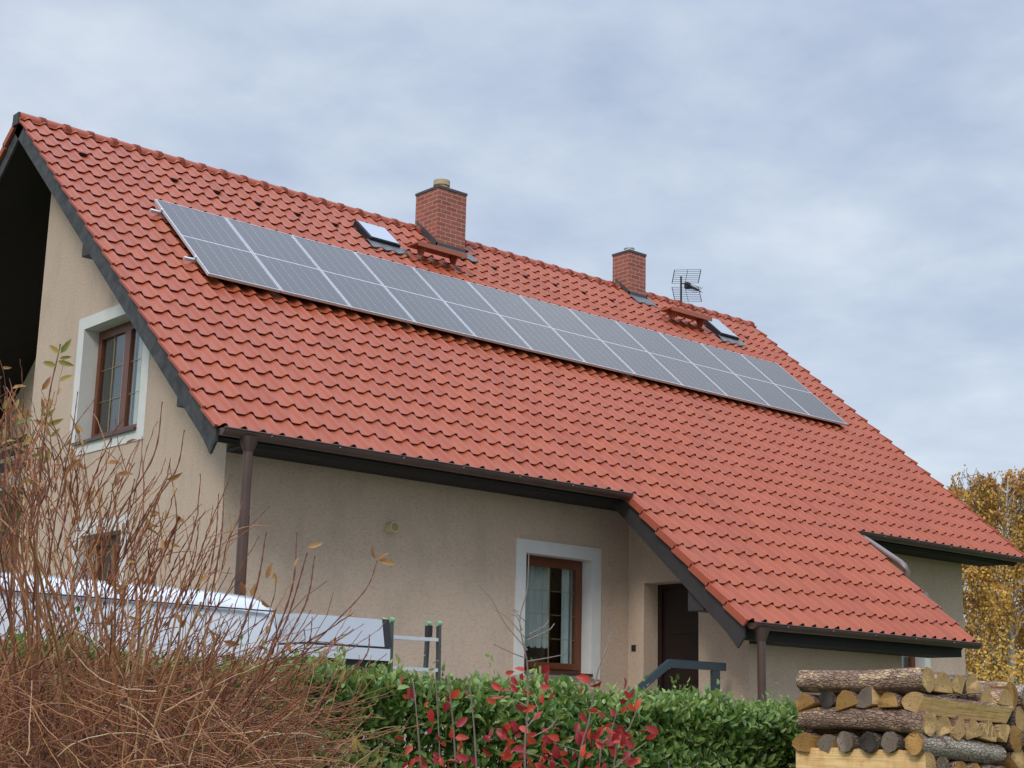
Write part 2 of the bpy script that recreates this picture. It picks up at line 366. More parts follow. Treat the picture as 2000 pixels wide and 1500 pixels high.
# ---------------------------------------------------------------- house
XW, XWR, YW, YBACK, XREC, YMID = 8.3, 22.26, 14.154, 24.08, 9.385, 19.253
PX0, PX1, PY = 14.426, 17.551, 12.12
ZB = 0.35
house = thing("house", (15.0, 16.5, GZ), "beige rendered house with a steep red tiled roof behind the hedge", "house")
def zroof(y): return RIDGE_Z - abs(y-RIDGE_Y)*TAN
ZU = .30                                     # underside of the roof slab, vertically below the tile plane
def plate(outer, holes, to3, material, name, depth=None, rev_mat=None):
    """flat wall polygon (2D) with rectangular holes; reveals run 'depth' (3D vector) inwards from each hole"""
    polys = [outer] + holes
    vs2 = [p for q in polys for p in q]
    tris = tessellate_polygon([[Vector((a, c_, 0)) for a, c_ in q] for q in polys])
    m = MB(); m.add([to3(*p) for p in vs2], [tuple(t) for t in tris])
    o = m.build(name, material, house)
    return o
rect = lambda a0, z0, a1, z1: [(a0, z0), (a1, z0), (a1, z1), (a0, z1)]

# window rectangles
FW = (12.615, 2.26, 13.752, 3.70)            # front window (x0,z0,x1,z1)
RW = (20.05, 2.30, 21.10, 3.70)              # right window behind the porch
GW = (16.21, 4.92, 17.83, 6.40)              # upper gable window (y0,z0,y1,z1)
LW = (16.39, 2.30, 17.45, 3.73)              # lower gable window
DW = (12.93, 1.35, 13.87, 3.445)             # door opening in the porch side wall
plate(rect(XW, ZB, XWR, zroof(YW)-ZU), [rect(*FW), rect(*RW)], lambda a, z: (a, YW, z), M_stucco, "front_wall")
zu = lambda y: zroof(y)-ZU
plate([(YW, ZB), (YMID, ZB), (YMID, zu(YMID)), (RIDGE_Y, zu(RIDGE_Y)), (YW, zu(YW))], [rect(*GW), rect(*LW)],
      lambda a, z: (XW, a, z), M_stucco, "gable_wall")
wl = MB()
wl.quad((XW, YMID, ZB), (XREC, YMID, ZB), (XREC, YMID, zu(YMID)), (XW, YMID, zu(YMID)))
wl.add([(XREC, YMID, ZB), (XREC, YBACK, ZB), (XREC, YBACK, zu(YBACK)), (XREC, YMID, zu(YMID))], [(0,1,2,3)])
wl.build("recessed_wall", M_stucco, house)
MB().quad((XREC, YBACK, ZB), (XWR, YBACK, ZB), (XWR, YBACK, zu(YBACK)), (XREC, YBACK, zu(YBACK))).build("back_wall", M_stucco, house)
MB().add([(XWR, YW, ZB), (XWR, YBACK, ZB), (XWR, YBACK, zu(YBACK)), (XWR, RIDGE_Y, zu(RIDGE_Y)), (XWR, YW, zu(YW))], [(0,1,2,3,4)]).build("gable_wall", M_stucco, house)
# terrace floor and its board in the recess
MB().box((XW+.02, YMID+.02, 4.55), (XREC-.004, YBACK, 4.72)).build("balcony_floor", M_concrete, house)
bb = MB().box((XW+.0, YMID+.004, 5.16), (XW+.05, YBACK, 5.24)).box((XW+.012, YMID+.004, 4.80), (XW+.04, YBACK, 4.93)).box((XW+.012, YMID+.004, 5.0), (XW+.04, YBACK, 5.1))
bb.build("balcony_rail", M_dkwood, house)
# porch walls
plate([(YW-.002, ZB), (YW-.002, zu(YW)-.02), (PY, zu(PY)-.02), (PY, ZB)], [rect(*DW)], lambda a, z: (PX0, a, z), M_stucco, "porch_wall")
pw = MB().quad((PX0, PY, ZB), (PX1, PY, ZB), (PX1, PY, zu(PY)-.02), (PX0, PY, zu(PY)-.02))
pw.add([(PX1, PY, ZB), (PX1, YW-.002, ZB), (PX1, YW-.002, zu(YW)-.02), (PX1, PY, zu(PY)-.02)], [(0,1,2,3)])
pw.build("porch_wall", M_stucco, house)

# --- windows
def window_y(rc, surround, casements, name_curtain, sill=True, depth=.17):
    """window in the front wall (facing -Y)"""
    x0, z0, x1, z1 = rc; y = YW
    sx0, sz0, sx1, sz1 = surround
    W = bpy.data.objects.new("window", None); col.objects.link(W); W.location = ((x0+x1)/2, y, z0); W.parent = house; W.matrix_parent_inverse = mw(house).inverted()
    s = MB(); t = .012
    for a0, b0, a1, b1 in ((sx0, sz0, x0, sz1), (x1, sz0, sx1, sz1), (x0, z1, x1, sz1), (x0, sz0, x1, z0)):
        if a1-a0 > .002 and b1-b0 > .002: s.box((a0, y-t, b0), (a1, y+.002, b1))
    # painted reveals
    s.box((x0-.02, y+.002, z0), (x0, y+depth+.05, z1)).box((x1, y+.002, z0), (x1+.02, y+depth+.05, z1)).box((x0, y+.002, z1), (x1, y+depth+.05, z1+.02))
    s.build("surround", M_white, W)
    frame_and_panes(W, casements, lambda a, d_, z: (a, y+depth+d_, z), rc)
    if sill: MB().box((x0, y-.05, z0-.03), (x1, y+depth+.02, z0+.004)).build("sill", M_copper, W)
    return W
def frame_and_panes(W, casements, P, rc):
    a0, z0, a1, z1 = rc; fwid = .06
    def bx(m, u0, d0, w0, u1, d1, w1):
        p, q = P(u0, d0, w0), P(u1, d1, w1)
        m.box(tuple(min(i, j) for i, j in zip(p, q)), tuple(max(i, j) for i, j in zip(p, q)))
    f = MB()
    bx(f, a0, 0, z0, a0+fwid, .07, z1); bx(f, a1-fwid, 0, z0, a1, .07, z1)
    bx(f, a0+fwid, 0, z1-fwid, a1-fwid, .07, z1); bx(f, a0+fwid, 0, z0, a1-fwid, .07, z0+fwid)
    F_ = f.build("frame", M_brown, W)
    for (u0, u1, nv, nh) in casements:
        c_ = MB(); sw = .075; w0, w1 = z0+fwid-.01, z1-fwid+.01
        bx(c_, u0, -.018, w0, u0+sw, .05, w1); bx(c_, u1-sw, -.018, w0, u1, .05, w1)
        bx(c_, u0+sw, -.018, w1-sw, u1-sw, .05, w1); bx(c_, u0+sw, -.018, w0, u1-sw, .05, w0+sw)
        S = c_.build("casement", M_brown, W)
        g = MB(); bx(g, u0+sw, .012, w0+sw, u1-sw, .018, w1-sw); g.build("pane", M_glass, S)
        for i in range(1, nv+1):
            gb = MB(); uu = u0+sw+(u1-u0-2*sw)*i/(nv+1); bx(gb, uu-.005, .0, w0+sw, uu+.005, .0115, w1-sw); gb.build("glazing_bar", M_gold, S)
        for i in range(1, nh+1):
            gb = MB(); ww = w0+sw+(w1-w0-2*sw)*i/(nh+1); bx(gb, u0+sw, .002, ww-.0035, u1-sw, .0105, ww+.0035); gb.build("glazing_bar", M_gold, S)
def curtain(W, P, u0, u1, z0, z1, folds, amp, scallop=0.0, d0=.2):
    nu, nz = 90, 6; V = []; 
    for j in range(nz+1):
        for i in range(nu+1):
            t = i/nu; ph = t*folds*2*math.pi
            d_ = d0 + amp*math.sin(ph) + .4*amp*math.sin(2.3*ph+1)
            zb = z0 + scallop*abs(math.sin(ph/2))*-1
            V.append(P(u0+(u1-u0)*t, d_, zb+(z1-zb)*j/nz))
    Fs = [(j*(nu+1)+i, j*(nu+1)+i+1, (j+1)*(nu+1)+i+1, (j+1)*(nu+1)+i) for j in range(nz) for i in range(nu)]
    m = MB(); m.add(V, Fs, 0, True); return m.build("curtain", M_curtain, W)
def room(W, lo, hi):
    m = MB(); x0,y0,z0 = lo; x1,y1,z1 = hi
    m.box(lo, hi); return m.build("room_backing", M_room, W)

wf = window_y(FW, (12.45, 2.20, 13.918, 3.865), [(FW[0]+.05, FW[2]-.05, 1, 3)], True)
Pf = lambda a, d_, z: (a, YW+.17+d_, z)
curtain(wf, Pf, 12.70, 13.36, 2.62, 3.62, 6, .022, .05)
curtain(wf, Pf, 13.52, 13.72, 2.36, 3.62, 1.5, .02, 0, .13)
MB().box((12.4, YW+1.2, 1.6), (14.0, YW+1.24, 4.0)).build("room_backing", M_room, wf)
wr = window_y(RW, (19.9, 2.2, 21.25, 3.845), [(RW[0]+.05, (RW[0]+RW[2])/2, 0, 2), ((RW[0]+RW[2])/2, RW[2]-.05, 0, 2)], True)
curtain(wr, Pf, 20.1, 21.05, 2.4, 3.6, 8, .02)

def window_x(rc, surround, split, depth, nv, nh):
    y0, z0, y1, z1 = rc; x = XW; sy0, sz0, sy1, sz1 = surround
    W = bpy.data.objects.new("window", None); col.objects.link(W); W.location = (x, (y0+y1)/2, z0); W.parent = house; W.matrix_parent_inverse = mw(house).inverted()
    s = MB(); t = .012
    for a0, b0, a1, b1 in ((sy0, sz0, y0, sz1), (y1, sz0, sy1, sz1), (y0, z1, y1, sz1), (y0, sz0, y1, z0)):
        s.box((x-t, a0, b0), (x+.002, a1, b1))
    s.box((x+.002, y0-.02, z0), (x+depth+.05, y0, z1)).box((x+.002, y1, z0), (x+depth+.05, y1+.02, z1)).box((x+.002, y0, z1), (x+depth+.05, y1, z1+.02))
    s.build("surround", M_white, W)
    P = lambda a, d_, z: (x+depth+d_, a, z)
    frame_and_panes(W, [(y0+.05, split, nv, nh), (split, y1-.05, nv, nh)], P, rc)
    MB().box((x-.05, y0, z0-.03), (x+depth+.02, y1, z0+.004)).build("sill", M_copper, W)
    return W, P
wg, Pg = window_x(GW, (16.03, 4.76, 17.995, 6.555), 17.0, .20, 1, 2)
curtain(wg, Pg, 16.30, 16.95, 5.0, 6.3, 4, .02, 0, .12); curtain(wg, Pg, 17.05, 17.35, 5.0, 6.3, 2.5, .02, 0, .12)
wl_, Pl = window_x(LW, (16.22, 2.15, 17.62, 3.90), 16.92, .20, 0, 0)
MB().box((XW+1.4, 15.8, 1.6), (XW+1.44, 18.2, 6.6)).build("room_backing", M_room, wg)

# --- door in the porch side wall, recessed
dr = bpy.data.objects.new("door", None); col.objects.link(dr); dr.location = (PX0, 13.4, DW[1]); dr.parent = house; dr.matrix_parent_inverse = mw(house).inverted()
y0, z0, y1, z1 = DW
rv = MB().box((PX0+.003, y1, z0), (PX0+.34, y1+.05, z1)).box((PX0+.003, y0-.05, z0), (PX0+.34, y0, z1)).box((PX0+.003, y0-.05, z1), (PX0+.34, y1+.05, z1+.05))
rv.build("door_reveal", M_stucco, dr)
df = MB().box((PX0+.26, y0, z0), (PX0+.34, y0+.07, z1-.06)).box((PX0+.26, y1-.07, z0), (PX0+.34, y1, z1-.06)).box((PX0+.26, y0, z1-.06), (PX0+.34, y1, z1))
df.build("door_frame", M_door, dr)
dl = MB().box((PX0+.29, y0+.07, z0), (PX0+.33, y1-.07, z1-.06))
for zz in (z0+.2, z0+.85, z0+1.45):
    dl.box((PX0+.275, y0+.18, zz), (PX0+.29, y1-.18, zz+.45))
dlo = dl.build("door_leaf", M_door, dr)
MB().tube([(PX0+.285, y1-.13, z0+1.02), (PX0+.22, y1-.13, z0+1.02), (PX0+.22, y1-.25, z0+1.02)], .012, 6).build("handle", M_alu, dlo)
MB().box((PX0-.012, 14.045-.035, 2.58), (PX0+.002, 14.045+.035, 2.66)).build("doorbell", M_rubber, house)

# --- roof tiles: real interlocking waves, one column per tile, lifted at each lower edge
TW = .2265; CREST0 = -1.145
def tile_sheet(name, x0, x1, edges, to3, parent):
    prof_u = [0,.12,.24,.36,.44,.49,.54,.59,.64,.69,.74,.79,.84,.89,.94]
    def hgt(u):
        if u < .46: return -.003*math.sin(math.pi*u/.46)
        return .046*math.sin(math.pi*(u-.46)/.54)**1.35
    k0 = math.floor((x0-CREST0)/TW)-2; k1 = math.ceil((x1-CREST0)/TW)+2
    xs = []; hs = []; kk = []
    for k in range(k0, k1):
        for u in prof_u:
            xx = CREST0+(k-.73+u)*TW
            if x0-1e-6 <= xx <= x1+1e-6: xs.append(xx); hs.append(hgt(u)); kk.append(k)
    xs = np.array(xs); hs = np.array(hs); kk = np.array(kk); n = len(xs)
    V = []; T = []; tone = []; sm = []; base = 0
    g = np.random.default_rng(3); i = np.arange(n-1)
    for r in range(len(edges)-1):
        sa, sb = edges[r], edges[r+1]
        tt = g.random(400); jit = g.normal(0, .0012, 400); jl = g.normal(0, .0022, 400)
        tv = tt[(kk+150) % 400]; ju = jit[(kk+150) % 400]; jd = jl[(kk+150) % 400]; se_ = sb+.016+jd
        for grp, smooth in (([(sa-.02+0*jd, hs-.001), (se_-.012, hs+.028+ju), (se_, hs+.027+ju)], True),
                            ([(se_, hs+.027+ju), (se_-.003, hs+.017+ju)], False), ([(se_-.003, hs+.017+ju), (sb-.045+0*jd, hs+.011)], False)):
            for (ss, hh) in grp:
                V.append(np.stack([to3(x, s, h) for x, s, h in zip(xs, ss, hh)])); tone.append(tv)
            for q in range(len(grp)-1):
                T.append(np.stack([base+q*n+i, base+q*n+i+1, base+(q+1)*n+i+1, base+(q+1)*n+i][::-1], -1)); sm.append(np.full(n-1, smooth))
            base += n*len(grp)
    o = raw_mesh(name, np.concatenate(V), np.concatenate(T), M_tile, parent, np.concatenate(tone), 'tile_tone')
    o.data.polygons.foreach_set('use_smooth', np.concatenate(sm))
    return o
rows_up = [SE-.3415*k for k in range(22, -1, -1)]; rows_up = [SR+.03] + [s for s in rows_up if s > SR+.1]
rows_po = [SE+.357*k for k in range(0, 8)]
roof = tile_sheet("roof", XA, XB, rows_up, rp, house)
tile_sheet("porch_roof", XP0, XP1, rows_po, rp, house)
def rpb(x, s, off=0.0):
    q = rp(x, s, off); q[1] = 2*RIDGE_Y-q[1]; return q
tile_sheet("back_roof", XA, XB, rows_up, rpb, house)

# roof slab (boards under the tiles), both slopes
def slab(f, x0, x1, s0, s1, o0, o1):
    m = MB(); m.hexa([f(x0, s0, o0), f(x1, s0, o0), f(x1, s1, o0), f(x0, s1, o0), f(x0, s0, o1), f(x1, s0, o1), f(x1, s1, o1), f(x0, s1, o1)]); return m
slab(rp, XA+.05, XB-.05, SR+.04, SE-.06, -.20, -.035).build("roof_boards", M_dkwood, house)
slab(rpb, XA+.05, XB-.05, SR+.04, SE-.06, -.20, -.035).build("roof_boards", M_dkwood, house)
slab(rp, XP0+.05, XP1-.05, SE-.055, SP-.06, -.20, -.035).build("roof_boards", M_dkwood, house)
# verge tiles: the turned-down side of each edge tile
def verge(x, rows, f, side, drop, hump):
    m = MB(); t = .035*side
    for r in range(len(rows)-1):
        a, b_ = rows[r], rows[r+1]+.018
        P = [f(x, a, -drop), f(x+t, a, -drop), f(x+t, b_, -drop+.03), f(x, b_, -drop+.03), f(x, a, .012+hump*.4), f(x+t, a, .012+hump*.4), f(x+t, b_, .045+hump), f(x, b_, .045+hump)]
        m.hexa(P)
    return m
verge(XA, rows_up, rp, -1, .015, 0).build("verge_tile", M_tile_edge, house)
verge(XB, rows_up, rp, 1, .09, .02).build("verge_tile", M_tile_edge, house)
verge(XP0, rows_po, rp, -1, .075, .0).build("verge_tile", M_tile_edge, house)
verge(XP1, rows_po, rp, 1, .075, .0).build("verge_tile", M_tile_edge, house)
verge(XA, rows_up, rpb, -1, .075, 0).build("verge_tile", M_tile_edge, house)
# ridge: overlapping half-round caps with a raised collar
rg = MB(); xx = XA-.02; CP = .3535
def half(m, xa_, xb_, ra, rb, mi=0):
    k = 12; V = []
    for x, r in ((xa_, ra), (xb_, rb)):
        for j in range(k+1):
            q = math.pi*(-.08+1.16*j/k); V.append((O[0]+x, RIDGE_Y+r*math.cos(q)*1.05, RIDGE_Z-.045+r*math.sin(q)))
    m.add(V, [(j, j+1, k+2+j, k+1+j) for j in range(k)], mi, True)
    m.add(V[:k+1], [tuple(range(k+1))], mi)
while xx < XB-.02:
    x2 = min(xx+CP, XB+.02)
    half(rg, xx, x2-.05, .112, .107); half(rg, x2-.065, x2+.012, .121, .123)
    half(rg, x2+.012, x2-.065, .123, .121); xx = x2
rgo = rg.build("ridge_tile", M_tile_edge, roof)
MB().box((O[0]+XA-.05, RIDGE_Y-.085, RIDGE_Z-.13), (O[0]+XA-.022, RIDGE_Y+.085, RIDGE_Z+.035)).build("ridge_end", M_barge, house)
# bargeboards
def barge(x, f, s0, s1, o0, o1, m_, th=.03, foot=True):
    p = [f(x, s0, o1), f(x, s1, o1), f(x, s1, o0+.02), f(x, s0, o0)]
    if foot:
        q = f(x, s1, o1); low = f(x, s1-.16, o0)
        p = [f(x, s0, o1), q, np.array([q[0], q[1], q[2]-.12]), np.array([q[0], q[1]+.10*(1 if f is rp else -1), q[2]-.24]), low, f(x, s0, o0)]
    return MB().prism(p, (th, 0, 0)).build("bargeboard", m_, house)
barge(XA+.015, rp, SR+.02, SE, -.235, -.02, M_barge); barge(XA+.015, rpb, SR+.02, SE, -.235, -.02, M_barge)
barge(XB-.05, rp, SR+.02, SE-.08, -.215, -.06, M_barge_brown, .03, False)
barge(XP0+.02, rp, SE-.35, SP, -.285, -.07, M_barge_brown); barge(XP1-.05, rp, SE-.05, SP-.08, -.215, -.07, M_barge_brown, .03, False)
# boxed eaves: horizontal soffit and fascia
def eaves(x0, x1, y0, y1, zs, ztop):
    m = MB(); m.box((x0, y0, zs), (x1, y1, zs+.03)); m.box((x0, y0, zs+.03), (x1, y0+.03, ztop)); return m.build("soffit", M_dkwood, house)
yE = rp(0, SE)[1]; zE = rp(0, SE)[2]; yP = rp(0, SP)[1]; zP = rp(0, SP)[2]
eaves(XW, O[0]+XP0+.6, yE+.11, YW, 4.385, zE+.05)
eaves(O[0]+XA+.05, XW-.003, yE+.11, yE+.24, 4.385, zE+.05)
eaves(O[0]+XP1-.6, O[0]+XB-.06, yE+.11, YW, 4.385, zE+.05)
eaves(PX0, O[0]+XP1-.1, yP+.24, PY, 2.63, zP+.16)
eaves(O[0]+XP0+.06, O[0]+XP1-.1, yP+.13, yP+.239, 2.63, zP+.05)
# purlin ends under the verge
pu = lambda y, z, x0, x1, name="purlin": MB().box((x0, y-.12, z-.11), (x1, y+.12, z+.11)).build(name, M_barge_brown, house)
pu(16.80, 7.15, O[0]+XA+.06, XW); pu(14.17, 4.92, O[0]+XA+.06, XW)
MB().box((O[0]+XP0+.055, 12.15, 2.98), (PX0, 12.40, 3.22)).build("purlin", M_barge_brown, house)
# gutters
def gutter(x0, x1, y, z, r, ends=(True, True)):
    k = 10; V = []; inner = []
    for x in (x0, x1):
        for j in range(k+1):
            q = math.pi + math.pi*j/k; V.append((x, y+r*math.cos(q), z+r*math.sin(q)))
    for x in (x0, x1):
        for j in range(k+1):
            q = math.pi + math.pi*j/k; V.append((x, y+(r-.006)*math.cos(q), z+(r-.006)*math.sin(q)))
    m = MB(); n = k+1
    m.add(V, [(j, j+1, n+j+1, n+j) for j in range(k)] + [(2*n+j, 3*n+j, 3*n+j+1, 2*n+j+1) for j in range(k)] + [(0, n, 3*n, 2*n), (k, 2*n+k, 3*n+k, n+k)], 0, True)
    if ends[0]: m.add(V[:n], [tuple(range(n))])
    if ends[1]: m.add(V[n:2*n], [tuple(range(n))[::-1]])
    m.tube([(x0, y-r, z), (x1, y-r, z)], .009, 6)
    for x in np.arange(x0+.55, x1-.2, .85):
        m.box((x-.012, y-r-.012, z-.012), (x+.012, y-r+.01, z+.01)); m.tube([(x, y-r-.013, z-.02), (x, y-r+.01, z-.02)], .0045, 6, 1)
    return m.build("gutter", [M_copper, M_alu], house)
gutter(O[0]+XA+.04, O[0]+XP0-.02, yE-.035, zE-.005, .075)
gutter(O[0]+XP1+.03, O[0]+XB+.04, yE-.035, zE-.005, .075)
gutter(O[0]+XP0+.06, O[0]+XP1+.02, yP-.035, zP-.005, .075)
# downspouts
def downspout(x, y, ztop, zbot):
    m = MB(); m.tube([(x, y, ztop), (x, y, ztop-.02), (x, y, ztop-.15)], [.105, .10, .052], 14)
    m.tube([(x, y, ztop-.14), (x, y, ztop-.85)], .050, 14); m.tube([(x, y, ztop-.80), (x, y, zbot)], .056, 14)
    return m.build("downspout", M_copper, house)
dsx = 8.055
downspout(dsx+.005, yE-.04, zE-.055, GZ); downspout(13.815, yP-.04, zP-.055, GZ)
dp = MB(); xs_ = O[0]+XP1+.03
dp.tube([(xs_+.12, yE-.02, zE-.06), (xs_+.05, yE-.08, zE-.09), (xs_+.01, yE-.20, zE-.145), (xs_, 12.60, 3.965), (xs_, 12.53, 3.905), (xs_, 12.49, 3.83), (xs_, 12.52, 3.74)], .046, 12)
dp.build("downspout", M_copper_lt, house)

# --- chimneys
def chimney(x0, x1, y0, y1, ztop, flue):
    zb = zroof(y0)-.6
    c_ = MB().box((x0, y0, zb), (x1, y1, ztop-.04)).build("chimney", M_brick, house)
    MB().box((x0-.012, y0-.012, ztop-.04), (x1+.012, y1+.012, ztop)).build("cap", M_lead_dk, c_)
    cx_, cy_ = (x0+x1)/2, (y0+y1)/2
    if flue == 'tall':
        m = MB(); m.tube([(cx_, cy_, ztop-.01), (cx_, cy_, ztop+.20)], .118, 20); m.tube([(cx_, cy_, ztop+.13), (cx_, cy_, ztop+.215)], .138, 20); m.build("flue", M_flue, c_)
    else:
        m = MB(); m.tube([(cx_, cy_, ztop-.01), (cx_, cy_, ztop+.10)], .085, 16); m.tube([(cx_, cy_, ztop+.10), (cx_, cy_, ztop+.115)], .10, 16); m.build("flue", M_alu, c_)
    fl = MB(); e_ = .02; up = .13
    zf = lambda y: zroof(y)+.035
    fl.prism([(x0-e_, y0-e_, zf(y0)-.1), (x0-e_, min(y1, RIDGE_Y+.02), zf(min(y1, RIDGE_Y))-.1), (x0-e_, min(y1, RIDGE_Y+.02), zf(min(y1, RIDGE_Y))+up), (x0-e_, y0+.05, zf(y0)+up+.04), (x0-e_, y0-e_, zf(y0)+up-.03)], (e_-.003, 0, 0))
    fl.prism([(x1+.003, y0-e_, zf(y0)-.1), (x1+.003, min(y1, RIDGE_Y+.02), zf(min(y1, RIDGE_Y))-.1), (x1+.003, min(y1, RIDGE_Y+.02), zf(min(y1, RIDGE_Y))+up), (x1+.003, y0+.05, zf(y0)+up+.04), (x1+.003, y0-e_, zf(y0)+up-.03)], (e_-.003, 0, 0))
    fl.box((x0-e_, y0-e_, zf(y0)-.1), (x1+e_, y0-.003, zf(y0)+up-.035))
    # dressed apron over the tiles below
    sx0 = x0-O[0]-.04; sx1 = x1-O[0]+.12; s_ = (np.array([0, y0, zroof(y0)])-rp(0, 0))@D
    nn_ = 16; Va = []; Fa = []
    for i in range(nn_+1):
        x = sx0+(sx1-sx0)*i/nn_; wv = .012*math.sin((x-CREST0)/TW*2*math.pi+1.6)
        Va += [rp(x, s_-.02, .075), rp(x, s_+.20, .062+wv), rp(x, s_+.20, .045+wv)]
    for i in range(nn_): Fa += [(3*i, 3*i+1, 3*i+4, 3*i+3), (3*i+1, 3*i+2, 3*i+5, 3*i+4)]
    fl.add(Va, Fa, 1, False)
    fl.build("flashing", [M_lead_dk, M_lead], c_)
    return c_
chimney(14.52, 15.105, 18.60, 19.20, 10.145, 'tall')
chimney(19.135, 19.565, 18.80, 19.23, 10.145, 'low')
# --- skylights
def skylight(x0, x1, s0, s1):
    S = bpy.data.objects.new("skylight", None); col.objects.link(S); S.location = rp((x0+x1)/2, (s0+s1)/2); S.parent = house; S.matrix_parent_inverse = mw(house).inverted()
    def bx(m, a0, a1, q0, q1, o0, o1):
        m.hexa([rp(a0, q0, o0), rp(a1, q0, o0), rp(a1, q1, o0), rp(a0, q1, o0), rp(a0, q0, o1), rp(a1, q0, o1), rp(a1, q1, o1), rp(a0, q1, o1)])
    f = MB(); w_ = .05
    bx(f, x0, x0+w_, s0, s1, -.02, .115); bx(f, x1-w_, x1, s0, s1, -.02, .115); bx(f, x0+w_, x1-w_, s0, s0+w_, -.02, .115); bx(f, x0+w_, x1-w_, s1-w_, s1, -.02, .115)
    f.build("frame", M_steel_dk, S)
    g = MB(); bx(g, x0+w_*.5, x1-w_*.5, s0+w_*.5, s1-w_*.5, .118, .126); g.build("pane", M_skyglass, S)
    a = MB(); nn_ = 18; Va = []; Fa = []
    for i in range(nn_+1):
        x = x0-.05+(x1-x0+.16)*i/nn_; wv = .014*math.sin((x-CREST0)/TW*2*math.pi+1.6)
        Va += [rp(x, s1-.01, .072), rp(x, s1+.19, .064+wv), rp(x, s1+.19, .045+wv)]
    for i in range(nn_): Fa += [(3*i, 3*i+1, 3*i+4, 3*i+3), (3*i+1, 3*i+2, 3*i+5, 3*i+4)]
    a.add(Va, Fa); a.build("apron", M_lead, S)
skylight(3.95, 4.52, -1.46, -.88); skylight(11.93, 12.45, -1.58, -.88)
# --- chimney sweep's steps
def step(x0, x1, s):
    S = bpy.data.objects.new("roof_step", None); col.objects.link(S); q = rp((x0+x1)/2, s); S.location = q; S.parent = house; S.matrix_parent_inverse = mw(house).inverted()
    y, z = rp(0, s, .16)[1], rp(0, s, .16)[2]
    m = MB(); m.box((O[0]+x0, y-.204, z), (O[0]+x1, y+.09, z+.025)); m.box((O[0]+x0, y-.225, z-.045), (O[0]+x1, y-.205, z+.03)); m.build("tread", M_orange, S)
    for a in (x0+.16, x1-.16):
        zz = z-.26
        MB().prism([(O[0]+a, y-.19, z), (O[0]+a, y+.04, z), (O[0]+a, y+.0, z-.10), (O[0]+a, y-.10, z-.17), (O[0]+a, y-.17, z-.05)], (.016, 0, 0)).build("bracket", M_orange, S)
step(4.66, 5.62, -.86); step(10.55, 11.62, -1.14)
# --- ventilation tiles: small hooded slots
for x, s in [(-.66,-1.255),(.715,-1.235),(1.38,-1.225),(2.06,-1.22),(2.715,-1.22),(3.395,-1.22),(6.626,-1.235),(7.278,-1.235),(7.97,-1.235),(8.64,-1.235),(9.346,-1.235),(12.9,-1.235)]:
    xc = CREST0+TW*(round((x-CREST0)/TW-.5)+.5)
    m = MB(); a0, a1 = xc-.06, xc+.06
    m.hexa([rp(a0, s-.16, .0), rp(a1, s-.16, .0), rp(a1, s, .03), rp(a0, s, .03), rp(a0, s-.16, .02), rp(a1, s-.16, .02), rp(a1, s+.005, .06), rp(a0, s+.005, .06)], 0)
    m.hexa([rp(a0+.008, s-.05, .02), rp(a1-.008, s-.05, .02), rp(a1-.008, s+.008, .022), rp(a0+.008, s+.008, .022), rp(a0+.008, s-.05, .05), rp(a1-.008, s-.05, .05), rp(a1-.008, s+.008, .052), rp(a0+.008, s+.008, .052)], 1)
    m.build("vent_tile", [M_tile_edge, M_rubber], house)
# --- round wall vent, small hook
wv_ = MB().tube([(10.50, YW, 3.795), (10.50, YW-.11, 3.795)], .062, 20).build("wall_vent", M_vent, house)
g_ = MB(); g_.tube([(10.50, YW-.109, 3.795), (10.50, YW-.114, 3.795)], .05, 20)
for zz in (-.03,-.015,0,.015,.03): g_.box((10.50-.04, YW-.119, 3.795+zz-.002), (10.50+.04, YW-.1135, 3.795+zz+.002))
g_.build("grille", M_vent_dk, wv_)
MB().tube([(14.07, YW, 3.63), (14.07, YW-.025, 3.63)], .025, 12).build("cable_outlet", M_vent, house)
# --- wall numbers' bracket: small dark wall ornament on the gable
# --- porch stairs with landing
st = MB(); nst = 4
st.box((12.95, 12.30, ZB), (PX0-.003, 14.10, 1.34))
for i in range(nst):
    st.box((12.95-.30*(i+1), 12.36, ZB), (12.95-.30*i-.003, 14.05, 1.34-.165*(i+1)))
st.build("porch_stairs", M_concrete, house)
HR = thing("handrail", (13.6, 12.30, 1.34), "blue grey steel handrail in front of the dark porch door", "handrail")
h_ = MB()
h_.box((13.21, 12.275, 2.30), (14.187, 12.325, 2.395))
h_.hexa([(12.2, 12.275, 1.665), (13.209, 12.275, 2.30), (13.209, 12.325, 2.30), (12.2, 12.325, 1.665), (12.2, 12.275, 1.76), (13.209, 12.275, 2.395), (13.209, 12.325, 2.395), (12.2, 12.325, 1.76)])
h_.build("top_rail", M_rail, HR)
MB().box((13.955, 12.277, 1.34), (14.077, 12.323, 2.298)).build("post", M_rail, HR)
MB().box((12.30, 12.277, GZ+.03), (12.38, 12.323, 1.72)).build("post", M_rail, HR)

